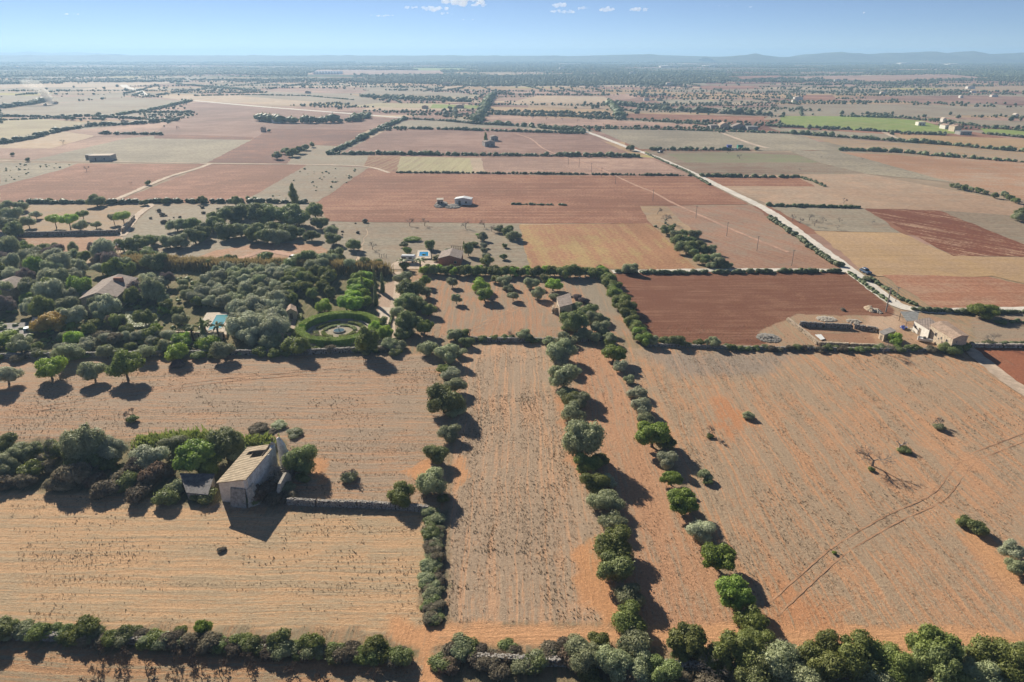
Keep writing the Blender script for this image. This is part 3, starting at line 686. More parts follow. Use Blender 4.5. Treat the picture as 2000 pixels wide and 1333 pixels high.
# ------------------------------------------------------------------ plants: where they stand
rn = random.Random(11)
TONE = {'olive': 'grey-green', 'silver': 'silvery', 'dark': 'dark green', 'moss': 'moss green', 'carob': 'leafy green', 'bright': 'bright green', 'hedge': 'light green', 'lime': 'lime green', 'ygreen': 'yellow-green',
        'scrub': 'dry brownish', 'brown': 'rusty brown', 'gold': 'golden', 'purple': 'purplish', 'bark': 'leafless grey', 'bleached': 'bleached'}
FORM = {'round': 'rounded wild olive', 'tall': 'tall wild olive', 'carob': 'broad carob tree', 'open': 'open olive tree', 'bush': 'low bush', 'scrub': 'twiggy shrub', 'bare': 'bare tree', 'twigs': 'bare shrub',
        'pine': 'umbrella pine', 'poplar': 'poplar', 'cypress': 'cypress', 'palm': 'palm', 'lowpoly': 'tree', 'barefar': 'bare tree'}
def catof(fam): return {'bush': 'bush', 'scrub': 'shrub', 'twigs': 'shrub', 'palm': 'palm'}.get(fam, 'tree')
def row(items, where, group, hmul=1.0):
    """items (photo x, photo y of crown, width, shape, colour[, height factor]) in order; where: '... from the near end of the row ...'"""
    for i, it in enumerate(items):
        px, py, wd, fam, lf = it[:5]; hs = (it[5] if len(it) > 5 else 1.0) * hmul
        hf = {'round': .85, 'tall': 1.25, 'carob': .8, 'open': .86, 'bush': .5, 'scrub': .4, 'bare': .9, 'twigs': .7, 'pine': 1.7, 'poplar': 2.8, 'cypress': 5, 'palm': 1.6, 'lowpoly': .8, 'barefar': .8}[fam] * hs
        x, y, r_ = at_px(px, py, wd, hf)
        plant(x, y, r_, fam, lf, '%s %s, %s %s' % (TONE[lf], FORM[fam], ordn(i), where), catof(fam), group, hs)
MID = [(1235,1241,34,'bush','olive'),(1226,1211,62,'round','moss',.9),(1231,1165,48,'round','olive'),(1204,1110,70,'round','dark'),(1196,1064,74,'round','moss',.85),(1199,1020,48,'bush','olive'),(1181,978,56,'round','olive',.8),
 (1186,940,30,'bush','silver'),(1163,942,46,'round','moss'),(1146,904,46,'round','moss'),(1172,898,30,'bush','dark'),(1137,858,68,'tall','olive'),(1118,806,44,'round','olive'),(1133,780,38,'round','olive'),(1117,779,34,'round','moss'),(1107,768,36,'bush','olive'),
 (1101,735,54,'round','olive',1.15),(1118,725,30,'bush','olive'),(1094,703,36,'bush','silver'),(1093,684,50,'round','olive'),(1072,668,24,'bush','olive'),(1103,665,36,'bush','olive')]
row(MID, 'from the near end of the middle hedgerow', 'trees of the hedgerow down the middle of the long field')
RGT = [(1470,1215,56,'bush','ygreen',1.3),(1434,1157,72,'carob','carob'),(1403,1091,66,'carob','carob'),(1370,1036,50,'round','silver',.8),(1333,979,60,'carob','carob'),(1312,935,38,'carob','carob'),(1304,897,38,'round','silver',1.1),(1275,850,66,'carob','carob'),(1302,866,34,'bush','dark'),
 (1262,821,32,'bush','olive'),(1253,796,38,'bush','silver',1.2),(1245,768,32,'bush','silver'),(1228,742,22,'bush','olive'),(1211,716,26,'bush','silver',1.3),(1199,690,44,'carob','carob'),(1190,668,22,'bush','ygreen')]
row(RGT, 'from the near end of the right-hand hedgerow', 'trees of the hedgerow on the right edge of the long field')
LFT = [(866,975,22,'bush','ygreen'),(845,940,54,'round','olive',1.1),(850,886,44,'round','dark'),(876,845,38,'round','olive',.9),(866,780,62,'round','dark',1.1),(890,800,36,'bush','olive'),(888,752,36,'round','olive'),(882,732,34,'bush','silver'),(868,722,30,'bush','moss'),(874,690,44,'round','olive'),(896,690,26,'bush','olive')]
row(LFT, 'from the near end of the left-hand hedgerow', 'trees of the hedgerow on the left edge of the long field')
row([(588,896,60,'round','dark',1.1),(782,966,48,'round','moss'),(683,930,40,'twigs','bark',.9),(683,932,30,'bush','olive',.8),(835,1000,24,'bush','olive')], 'of the bushes right of the roofless farmhouse', 'bushes near the roofless farmhouse')
# low scrub on the left wall of the long field
for i in range(68):
    t_ = i / 67; px = 847 + rn.gauss(0, 7) - 4 * t_; py = 1000 + 212 * t_ + rn.uniform(-9, 9)
    x, y, r_ = at_px(px, py, rn.uniform(18, 33), .4); fam = rn.choice(['scrub', 'bush', 'bush']); lf = rn.choice(['olive', 'scrub', 'dark', 'olive'])
    plant(x, y, r_, fam, lf, '%s %s, %s from the far end of the scrub beside the long field' % (TONE[lf], FORM[fam], ordn(i)), 'shrub', 'scrub on the left boundary of the long field', rn.uniform(.45, .8))
# bottom right thicket
SE = [(1140,1278,62,'round','olive'),(1170,1250,36,'bush','moss'),(1195,1292,64,'round','olive'),(1240,1262,60,'bush','olive',1.3),(1250,1300,60,'round','olive',.8),(1345,1255,74,'carob','moss'),(1330,1275,40,'round','dark'),(1390,1298,70,'bare','bark',.8),(1400,1285,60,'round','moss',.8),(1440,1272,84,'round','moss'),
 (1478,1250,60,'round','moss',.9),(1530,1285,80,'bare','bark',.9),(1522,1296,84,'round','olive'),(1575,1290,50,'round','dark'),(1608,1300,80,'round','moss'),(1620,1272,70,'round','moss'),(1640,1312,56,'bare','bark',.8),(1672,1285,84,'round','moss',1.1),(1735,1290,80,'round','moss'),(1775,1305,60,'round','dark'),
 (1830,1268,84,'carob','moss',1.25),(1845,1305,90,'round','dark'),(1890,1290,44,'bush','olive'),(1912,1315,66,'round','olive'),(1955,1285,84,'round','moss',1.1),(2010,1295,80,'round','dark'),(2050,1290,80,'round','olive'),(1300,1310,60,'round','dark'),(1700,1325,70,'round','olive'),(1480,1325,80,'round','dark'),(1560,1335,80,'round','olive'),(1380,1335,60,'scrub','scrub'),(1230,1335,60,'scrub','brown')]
row(SE, 'from the left in the thicket along the near edge', 'trees of the thicket along the near edge')
for i in range(40):
    px = 862 + (i % 34) * 8.5 + rn.uniform(-6, 6) if i < 34 else 1150 + (i - 34) * 60; py = (1266 + rn.uniform(-4, 38)) if i < 34 else 1318
    x, y, r_ = at_px(px, py, rn.uniform(30, 50), .4); lf = rn.choice(['scrub', 'olive', 'scrub', 'dark', 'brown', 'scrub']); fam = 'scrub' if lf in ('scrub', 'brown') else 'bush'
    plant(x, y, r_, fam, lf, '%s %s, %s from the left in the scrub by the dirt junction' % (TONE[lf], FORM[fam], ordn(i)), 'shrub', 'scrub along the near edge beside the dirt junction', rn.uniform(.65, .95))
# near left: shrubs over the dry stone wall
WALLS_NEAR = [(-260,1238),(0,1240),(140,1246),(230,1248),(330,1258),(430,1262),(560,1272),(700,1284),(800,1290)]
for i in range(96):
    t_ = i / 95; px = -60 + 845 * t_ + rn.uniform(-6, 6); wy = float(np.interp(px, [p[0] for p in WALLS_NEAR], [p[1] for p in WALLS_NEAR]))
    if 235 < px < 440 and rn.random() < .25: continue
    wd = rn.uniform(24, 44); py = wy - rn.uniform(-1, 12); x, y, r_ = at_px(px, py, wd, .45)
    lf = rn.choice(['scrub', 'olive', 'dark', 'dark', 'scrub', 'moss']); fam = 'scrub' if lf in ('scrub', 'brown') else 'bush'
    plant(x, y, r_, fam, lf, '%s %s, %s from the left along the near dry stone wall' % (TONE[lf], FORM[fam], ordn(i)), 'shrub', 'shrubs along the near dry stone wall', rn.uniform(.8, 1.15))
row([(8,1228,46,'round','dark'),(170,1232,50,'bush','moss',1.2),(395,1226,30,'bush','carob',1.6),(352,1234,22,'bush','moss',1.4),(545,1254,44,'bush','dark',1.3),(612,1262,46,'bush','moss',1.2),(735,1270,50,'bush','moss',1.1)], 'of the taller bushes on the near stone wall', 'taller bushes on the near stone wall')
# pruned vines in the near left corner
vi = 0
for rr in range(8):
    for cc in range(19):
        X = -68 + cc * 2.8 + rr * .7 + rn.uniform(-.4, .4); Y = 59.6 - rr * 1.2
        x1, y1 = X + rn.uniform(-.2, .2), Y + rn.uniform(-.2, .2)
        if rn.random() < (.25 if x1 < -30 else .6) or not (-49 < x1 < -14) or y1 < 54: continue
        plant(x1, y1, rn.uniform(.8, 1.15), 'twigs', 'darkbark', 'dark pruned vine, %s from the far end, in the %s vine row from the left' % (ordn(rr), ordn(cc)), 'vine', 'pruned vines in the near left corner', 1.0); vi += 1
# scattered in the right field
for px, py, wd, fam, lf, lab, hs in [(1384,843,26,'twigs','bark','small leaning half-bare tree alone in the big right field',1.3),(1388,852,14,'bush','moss','green tuft at the foot of the small leaning tree',.8),
  (1462,811,22,'bush','olive','small round bush alone high in the right field',.9),(1838,828,26,'twigs','bark','grey brushy shrub near the farm side of the right field',1.1),(1836,834,20,'bush','olive','low dark bush under the grey brushy shrub',.9),
  (1768,880,24,'bush','dark','dark low bush beside the bleached stump',.6),(1707,897,62,'bare','bark','large leafless tree casting a long shadow in the right field',.85),(1702,916,12,'bush','moss','small green sucker at the foot of the leafless tree',.9),
  (1378,927,26,'bush','olive','small two-part bush left of the right field hedgerow',1.2),(1381,940,18,'bush','dark','lower dark half of the two-part bush',1.0),(1886,1020,26,'bush','dark','left of two joined dark bushes at the right edge',1.3),
  (1908,1030,34,'bush','dark','right of two joined dark bushes at the right edge',1.1),(1978,1080,40,'round','silver','silvery wild olive cut by the right edge of the picture',1.0),(1990,1112,40,'round','olive','grey-green wild olive under the silvery one at the right edge',.9),
  (1630,1080,9,'bush','carob','tiny green shrub between the wheel ruts',1.0),(430,1074,17,'scrub','scrub','small dark dead shrub in the left stubble field',.6),(258,807,30,'twigs','bark','thin grey sapling in the middle of the upper left field',1.3),(259,818,20,'bush','dark','dark bush at the foot of the thin grey sapling',1.1)]:
    x, y, r_ = at_px(px, py, wd, .6 * hs); plant(x, y, r_, fam, lf, lab, catof(fam), None, hs, i=0 if wd == 62 else None, rx=1.25 if wd == 62 else 1.0)
# upper left field orchard line
row([(12,732,50,'open','silver'),(97,722,52,'open','bright'),(182,726,46,'open','olive'),(244,716,60,'open','carob',1.1),(345,690,40,'open','bright'),(345,712,24,'scrub','purple'),(436,686,42,'open','olive'),(508,688,26,'bush','moss'),(580,674,46,'round','ygreen'),(717,668,42,'tall','carob'),(780,676,26,'bush','olive'),(836,682,36,'bush','olive',1.2),(280,690,34,'open','olive'),(208,688,34,'open','olive'),(130,688,44,'round','olive'),(38,672,40,'round','olive'),(296,668,26,'open','silver'),(152,694,26,'bush','dark')],
    'from the left, in the line under the estate wall', 'trees in the line below the estate wall')
# left thicket with the ruin
LW = [(8,868,46,'round','dark'),(-10,905,50,'round','olive'),(35,884,44,'round','olive'),(65,880,36,'round','dark',.8),(8,912,44,'round','olive'),(110,878,42,'round','dark'),(62,918,42,'bush','ygreen',1.1),(96,912,30,'bush','scrub',1.3),(165,868,66,'tall','olive'),(150,895,46,'round','dark'),(213,880,54,'round','silver',1.05),(212,906,32,'bush','moss'),(180,900,36,'round','dark'),(145,930,60,'scrub','scrub',1.4),(120,945,46,'scrub','scrub'),(178,942,40,'scrub','brown'),
 (232,918,22,'bush','ygreen'),(240,930,40,'scrub','scrub'),(290,893,60,'round','silver',.9),(300,930,48,'scrub','brown',1.5),(250,942,42,'bush','dark',1.2),(270,915,40,'bush','scrub',1.4),(340,868,44,'round','olive'),(330,925,26,'scrub','brown',1.4),(385,892,78,'carob','carob'),(405,905,50,'round','carob',.9),(440,868,60,'tall','dark',.9),(460,885,34,'round','olive'),(380,853,18,'bush','bright',2),(500,858,26,'bush','ygreen'),(474,868,24,'bush','ygreen',1.1),(340,955,36,'bush','olive'),(270,962,50,'scrub','scrub'),(215,955,50,'scrub','scrub'),(320,972,46,'scrub','dark'),(400,968,46,'scrub','dark',.8),
 (90,878,60,'bare','bark'),(130,872,50,'bare','bark'),(48,940,40,'scrub','scrub'),(10,945,44,'scrub','scrub'),(-40,880,60,'round','olive'),(515,960,46,'scrub','brown',1.2),(540,975,36,'scrub','scrub'),(560,955,30,'bush','olive'),(565,965,30,'scrub','scrub'),(492,975,30,'bush','dark'),(590,935,26,'scrub','ygreen')]
row(LW, 'from the left in the thicket beside the roofless farmhouse', 'thicket beside the roofless farmhouse')
row([(505,836,34,'bush','scrub',.5),(545,830,30,'bush','olive',.4),(575,846,30,'bush','olive',.5),(530,842,20,'bush','scrub',.4)], 'of the low brush patches behind the ruin, from the left', 'low brush behind the ruin')
# golden reeds (small stands)
def reeds(name, pts, w_, h, n, seed, lf, label, cat='reeds'):
    r = np.random.default_rng(seed); P = np.array([G(*p) for p in pts]); seg = np.linalg.norm(np.diff(P, axis=0), axis=1); cum = np.r_[0, np.cumsum(seg)]
    u = r.random(n) * cum[-1]; x = np.interp(u, cum, P[:, 0]) + r.normal(0, w_ / 2.5, n); y = np.interp(u, cum, P[:, 1]) + r.normal(0, w_ / 2.5, n)
    hh = h * r.uniform(.6, 1.1, n) * (.75 + .5 * fbm(x * .25, y * .25, seed)); a = r.random(n) * 6.28; dx = np.cos(a) * .14; dy = np.sin(a) * .14; lx = r.normal(0, .2, n); ly = r.normal(0, .2, n)
    V = np.stack([np.stack([x - dx, y - dy, 0 * x], 1), np.stack([x + dx, y + dy, 0 * x], 1), np.stack([x + dx * 1.6 + lx, y + dy * 1.6 + ly, hh * .75], 1), np.stack([x + lx * 2, y + ly * 2, hh], 1)], 1).reshape(-1, 3)
    o = obj(name, mesh_np(name, V, np.arange(4 * n).reshape(-1, 4)), LEAF[lf]); return tag(o, label, cat)
reeds('reed_bed', [(275,870),(330,862),(405,862),(470,872),(525,872)], 2.0, 1.7, 3000, 3, 'ygreen', 'yellow-green reed stand behind the thicket and the ruin')
reeds('reed_hedge', [(235,520),(330,522),(450,528),(560,530),(680,532),(750,536)], 3.2, 3.6, 24000, 4, 'reed', 'long golden reed hedge behind the estate garden', 'hedge')
# plot around the small hut
ROWP = [(862,552,22,'bush','dark'),(820,590,26,'round','olive')]
row([(828,640,36,'carob','carob',1.1),(800,628,44,'round','dark',1.2),(836,606,28,'round','moss'),(796,588,44,'round','dark'),(812,596,40,'round','dark'),(800,566,44,'round','dark',1.1),(788,545,34,'round','olive'),(829,548,18,'round','carob',1.6),(832,570,20,'round','olive',1.3),(778,610,30,'round','olive'),(790,652,34,'bush','dark')], 'from the near end of the hut plot left edge', 'trees lining the left side of the hut plot')
row([(883,552,20,'open','olive',1.1),(891,584,20,'open','olive',1.2),(938,557,32,'round','bright'),(946,575,34,'carob','carob'),(985,549,28,'round','olive'),(994,564,20,'bush','olive'),(1002,578,22,'open','olive'),(1038,553,26,'round','olive'),(1050,573,24,'round','olive',1.2),(1080,556,32,'carob','bright'),(1082,580,18,'bush','olive'),(1066,545,22,'round','moss'),(968,545,18,'round','moss')], 'from the left in the hut plot orchard', 'orchard trees on the hut plot')
row([(1125,628,50,'round','dark',1.05),(1150,609,36,'round','dark'),(1160,620,30,'round','olive'),(1172,640,32,'round','olive'),(1142,652,28,'round','olive'),(1158,657,26,'round','olive'),(1190,660,26,'round','olive'),(1130,660,24,'bush','olive'),(1180,625,20,'bush','olive'),(1125,600,24,'round','olive'),(1140,588,20,'scrub','purple'),(1102,615,16,'bush','ygreen',1.4),(1128,580,18,'scrub','purple'),(1178,652,20,'bush','moss'),(1110,640,24,'bush','dark')], 'in the clump by the stone hut', 'clump of trees beside the stone hut')
SH = [(888,654,30),(905,652,24),(912,668,24),(942,662,18),(966,661,18),(988,661,18),(1000,658,12),(1024,655,26),(1035,664,20),(925,663,14),(1050,665,14)]
row([(a, b_, c_, 'round' if c_ > 20 else 'bush', rn.choice(['olive', 'dark', 'moss'])) for a, b_, c_ in SH], 'from the left in the hedge below the hut plot', 'hedge below the hut plot')
row([(918,650,26,'bare','bark',1.0),(1002,652,24,'bare','bark',1.0),(1022,648,18,'bare','bark',1.0)], 'of the leafless trees in the hedge below the hut plot', 'leafless trees in the hedge below the hut plot')
# right hedge of that plot, top hedge
for i in range(24):
    t_ = i / 23; px = 1176 + 78 * t_ + rn.uniform(-3, 5); py = 528 + 134 * t_ ** 1.05; x, y, r_ = at_px(px, py, rn.uniform(20, 30) * (1 + .25 * t_), .85)
    lf = rn.choice(['moss', 'ygreen', 'moss', 'carob']); plant(x, y, r_, 'round', lf, '%s hedge tree, %s from the far end of the hut plot right edge' % (TONE[lf], ordn(i)), 'tree', 'hedge trees along the right side of the hut plot')
for i in range(36):
    px = 830 + i * 9.8 + rn.uniform(-2, 2); x, y, r_ = at_px(px, 529 + rn.uniform(-2, 2) + i * .12, rn.uniform(18, 24) * (1.5 if i in (28, 29) else 1), .8)
    lf = rn.choice(['ygreen', 'moss', 'bright', 'ygreen']); plant(x, y, r_, 'round', lf, '%s hedge tree, %s from the left along the far side of the hut plot' % (TONE[lf], ordn(i)), 'tree', 'hedge trees along the far side of the hut plot', 1.1)
# hedge below the dark ploughed field
row([(1271,664,26,'round','olive'),(1260,658,22,'round','dark'),(1298,667,22,'bush','dark'),(1322,665,30,'round','dark',.9),(1366,670,20,'bush','moss'),(1391,668,26,'round','olive'),(1252,645,22,'round','dark'),(1345,674,14,'bush','olive'),(1418,676,12,'bush','olive')], 'in the hedge under the dark ploughed field', 'hedge under the dark ploughed field')
for i in range(30):
    px = 1430 + i * 15.6 + rn.uniform(-4, 4)
    if 1800 < px < 1880 and rn.random() < .3: continue
    x, y, r_ = at_px(px, 681 + rn.uniform(-3, 3), rn.uniform(12, 20) * (1.5 if px > 1800 else 1), .5); lf = rn.choice(['dark', 'olive', 'scrub', 'dark'])
    plant(x, y, r_, 'bush', lf, '%s bush, %s from the left along the wall below the farmyard' % (TONE[lf], ordn(i)), 'bush', 'bushes along the wall below the farmyard')
row([(1728,676,40,'bare','bark',.9),(1748,662,26,'bush','bright',1.1),(1752,672,20,'bush','carob'),(1735,655,14,'bush','ygreen'),(1942,662,34,'bare','bark'),(1930,671,18,'bush','olive'),(1925,607,46,'round','carob',.75),(1955,630,20,'bush','dark',.6),(1693,545,16,'bush','olive'),(1232,524,26,'round','olive'),(1880,676,26,'bush','dark'),(1860,684,30,'bush','dark')], 'of the scattered plants around the farmyard', 'scattered plants around the farmyard')
# ---- estate garden on the left
def in_poly(px, py, poly):
    c_ = False; n = len(poly)
    for i in range(n):
        x0, y0 = poly[i]; x1, y1 = poly[(i + 1) % n]
        if (y0 > py) != (y1 > py) and px < (x1 - x0) * (py - y0) / (y1 - y0) + x0: c_ = not c_
    return c_
BLOCK = [[(150,540),(300,545),(250,612),(180,600)], [(385,600),(455,605),(460,665),(380,665)], [(570,595),(745,600),(745,690),(570,690)], [(760,540),(785,535),(775,660),(755,660)], [(232,600),(300,600),(280,645),(228,645)], [(0,625),(75,630),(70,665),(0,668)], [(545,600),(580,600),(575,690),(540,690)]]
def scatter_px(poly, gap, seed, avoid=True, tries=4000, base=False):
    r = random.Random(seed); xs = [p[0] for p in poly]; ys = [p[1] for p in poly]; out = []
    for _ in range(tries):
        a, b_ = r.uniform(min(xs), max(xs)), r.uniform(min(ys), max(ys))
        if not in_poly(a, b_, poly) or (avoid and any(in_poly(a, b_, q_) for q_ in BLOCK)): continue
        x, y = G(a, b_)
        if all((x - u) ** 2 + (y - v) ** 2 > gap * gap for u, v, _, _ in out): out.append((x, y, a, b_))
    out = sorted(out, key=lambda o: -o[3]); k = max(1, int(len(out) ** .5)); res = []
    for b0 in range(0, len(out), k):
        for j, o_ in enumerate(sorted(out[b0:b0 + k], key=lambda o: o[2])): res.append((o_[0], o_[1], b0 // k, j))
    return res
n_ = 0
for x, y, a, b_ in scatter_px([(-60,500),(60,490),(200,500),(260,540),(330,560),(300,600),(150,640),(-60,600)], 5.4, 2):
    lf = rn.choice(['silver', 'olive', 'olive', 'silver', 'carob', 'purple', 'moss']); plant(x, y, rn.uniform(1.7, 3.4), 'open' if rn.random() < .4 else 'round', lf, '%s olive, %s from the left, %s row of the villa grove' % (TONE[lf], ordn(b_), ordn(a)), 'tree', 'dense olives around the villa', rn.uniform(.85, 1.6))
for x, y, a, b_ in scatter_px([(400,560),(440,528),(560,535),(585,560),(560,600),(520,640),(470,625),(380,600)], 3.4, 3):
    lf = rn.choice(['silver', 'olive', 'silver']); plant(x, y, rn.uniform(1.7, 2.3), 'round' if rn.random() < .5 else 'open', lf, '%s planted olive, %s from the left, %s row behind the long pool' % (TONE[lf], ordn(b_), ordn(a)), 'tree', 'planted olives behind the long pool', 1.15)
for x, y, a, b_ in scatter_px([(470,620),(545,600),(560,650),(545,680),(470,675)], 4.2, 4):
    plant(x, y, rn.uniform(2.2, 3.2), 'round', 'silver', 'big silvery olive, %s from the left, %s row, right of the long pool' % (ordn(b_), ordn(a)), 'tree', 'big olives right of the long pool', 1.15)
for x, y, a, b_ in scatter_px([(550,545),(650,540),(645,590),(560,605)], 4.2, 5):
    lf = rn.choice(['ygreen', 'moss']); plant(x, y, rn.uniform(1.7, 2.4), 'open', lf, '%s fruit tree, %s from the left, %s row, left of the bright avenue' % (TONE[lf], ordn(b_), ordn(a)), 'tree', 'fruit trees left of the green avenue', 1.2)
for x, y, a, b_ in scatter_px([(-60,645),(240,640),(390,660),(430,690),(0,700),(-60,700)], 5.2, 6):
    lf = rn.choice(['olive', 'silver', 'moss', 'ygreen', 'scrub', 'bright']); plant(x, y, rn.uniform(1.2, 2.2), rn.choice(['open', 'round', 'bush']), lf, '%s garden plant, %s from the left, %s row inside the estate front wall' % (TONE[lf], ordn(b_), ordn(a)), 'tree', 'front garden trees', 1.1)
for x, y, a, b_ in scatter_px([(160,615),(240,560),(400,560),(385,640),(240,650)], 5.4, 7):
    lf = rn.choice(['silver', 'olive', 'moss']); plant(x, y, rn.uniform(1.4, 2.3), 'open', lf, '%s terrace olive, %s from the left, %s row right of the villa' % (TONE[lf], ordn(b_), ordn(a)), 'tree', 'olives among the terraces', 1.2)
row([(172,645+22,24,'open','silver'),(210,660,26,'open','silver'),(240,658,26,'open','silver'),(270,657,28,'open','silver'),(300,656,28,'open','silver'),(330,655,28,'open','silver')], 'from the left of the olives along the pale garden path', 'olives along the pale garden path')
for i, (px, py, wd, fam, lf, hs, lab) in enumerate([(98,630,54,'round','gold',.9,'golden yellow tree beside the courtyard shelter'),(320,606,24,'round','lime',1,'lime green round tree left of the olive grove'),(410,548,24,'pine','bright',.7,'bright green tree behind the grove, left of the reeds'),(396,572,26,'round','bright',1,'bright green tree at the left edge of the grove'),
  (8,662,44,'round','bright',.8,'bright green bush at the left edge of the estate'),(144,655,34,'bush','bright',1.2,'bright green bush near the garden steps'),(405,665,40,'bush','bright',1.1,'bright green bank under the pool terrace'),(633,597,28,'round','bright',1.1,'round bright tree at the top left of the round garden'),(735,640,26,'round','bright',1.1,'bright tree right of the round garden'),(752,650,30,'round','bright',1.2,'second bright tree right of the round garden'),(722,655,26,'round','ygreen',1.1,'yellow-green tree at the lower right of the round garden'),
  (614,662,22,'open','scrub',1,'brownish small tree below the round garden hedge'),(641,665,24,'bush','ygreen',1.2,'yellow-green bush below the round garden hedge'),(355,668,36,'round','carob',1,'leafy tree at the end of the garden path'),(745,625,22,'bush','dark',1.1,'dark bush beside the lane at the round garden'),(760,668,30,'bush','olive',1.1,'grey-green bush at the foot of the lane'),(527,668,36,'round','olive',1,'grey-green tree left of the little water garden'),(545,608,26,'round','bright',1,'bright tree left of the tiled garden roof'),
  (790,520,16,'round','carob',1.2,'leafy tree at the gate of the lane')]):
    x, y, r_ = at_px(px, py, wd, .8 * hs); plant(x, y, r_, fam, lf, lab, catof(fam), None, hs)
PN = [(700,543,30),(716,540,26),(692,555,30),(710,556,32),(696,568,34),(690,580,34),(706,574,30),(676,592,34),(694,594,36),(712,590,28)]
row([(a, b_, c_, 'carob', 'bright' if a % 4 else 'hedge', 1.15) for a, b_, c_ in PN], 'from the far end of the bright green avenue', 'bright green avenue in the estate garden')
for i, (a, b_) in enumerate([(709,573),(748,566),(735,592),(733,558),(322,590),(400,660)]):
    x, y = G(a, b_ + 6); plant(x, y, .65, 'cypress', 'dark', 'slim dark cypress, %s of those in the estate garden from the avenue' % ordn(i), 'tree', 'cypresses in the estate garden', .85)
for i, (a, b_, lab) in enumerate([(98,572,'tall palm left of the villa'),(404,650,'left palm below the long pool'),(428,655,'right palm below the long pool'),(378,658,'slim palm left of the pool terrace'),(222,538,'low palm behind the villa roof'),(821,515,'palm in front of the white caravan'),(788,516,'small palm left of the white caravan')]):
    x, y = G(a, b_ + 10); plant(x, y, 2.2 if i < 5 else 2.6, 'palm', 'ygreen' if i in (0, 4) else 'moss', lab, 'palm', None, 1.1 if i < 4 else .7)
# ---- middle distance, individually placed
MIDT = [(430,425,40,1),(455,418,40,1),(480,412,36,1),(505,418,44,1),(530,418,46,1),(560,420,50,1),(583,425,44,1),(615,412,34,1),(625,436,28,1),(345,440,30,0),(372,438,32,0),(330,472,30,0),(352,470,34,0),(380,462,36,0),(395,455,34,0),(420,440,36,0),(445,452,40,0),(470,450,34,0),(498,455,40,0),(520,462,34,0),(545,462,36,0),(560,452,34,0),(300,468,24,0),(280,472,34,0),(265,478,34,0),(240,480,30,0),
 (404,445,26,0),(608,460,26,0),(650,467,30,0),(648,450,24,0),(690,478,28,0),(570,460,22,0),(585,455,22,0),(532,446,34,1),(575,515,40,0),(600,505,44,0),(640,510,40,0),(655,500,34,0),(620,520,40,0),(690,520,34,0),(715,518,34,0),(735,520,28,0),(515,505,26,0),(522,500,20,0),(440,508,24,0),(455,508,20,0),(405,516,26,0),(480,516,20,0),(545,520,30,0),(254,502,26,0),(290,498,34,0),(300,512,40,0),
 (98,391,11,0),(188,392,28,0),(282,396,14,0),(289,357,12,0),(323,393,14,0),(393,391,18,0),(459,393,22,0),(485,388,12,0),(498,388,10,0),(1232,289,14,0),(1247,305,8,0),(25,301,9,0),(53,312,10,0),
 (558,295,16,2),(570,298,20,2),(583,293,18,2),(597,288,14,2),(540,304,18,2),(610,283,12,2)]
MIDT += [(1302,450,22,0),(1312,445,14,0),(1320,458,20,0),(1338,456,18,0),(1322,470,26,0),(1345,470,24,0),(1358,458,22,0),(1341,483,34,0),(1365,478,22,0),(1375,490,24,0),(1356,495,22,0),(1388,488,22,0),(1372,506,26,0),(1395,505,24,0),(1405,512,24,0),(1390,518,16,0),(1412,517,18,0),(1425,519,14,0),
 (975,448,18,0),(992,452,24,0),(1003,460,24,0),(985,480,12,0),(984,502,14,0),(1860,362,10,0),(1872,364,14,0),(1884,367,14,0),(1897,370,12,0),(1912,372,14,0),(1925,376,12,0),(1943,382,14,0),(1962,380,14,0),(1973,386,14,0),(1985,392,14,0),(1997,415,20,0),(1990,424,22,0)]
_zc = {}
for i, (a, b_, c_, dk) in enumerate(sorted(MIDT)):
    x, y, r_ = at_px(a, b_, c_, .8); lf = 'dark' if dk == 1 else rn.choice(['olive', 'dark', 'dark'])
    zone = 'in the scrubland behind the estate' if a < 760 and b_ > 400 else ('along the far field edges at left' if a < 760 else ('in the wooded strip by the ribbed field' if 1290 < a < 1430 and b_ > 440 else ('in the bush row at the far right' if a > 1850 else 'beside the middle farmland')))
    _zc[zone] = _zc.get(zone, -1) + 1
    plant(x, y, r_, 'round' if c_ > 13 else 'lowpoly', lf, '%s wild olive, %s from the left %s' % (TONE[lf], ordn(_zc[zone]), zone), 'tree', 'wild olives ' + zone, 1.0)
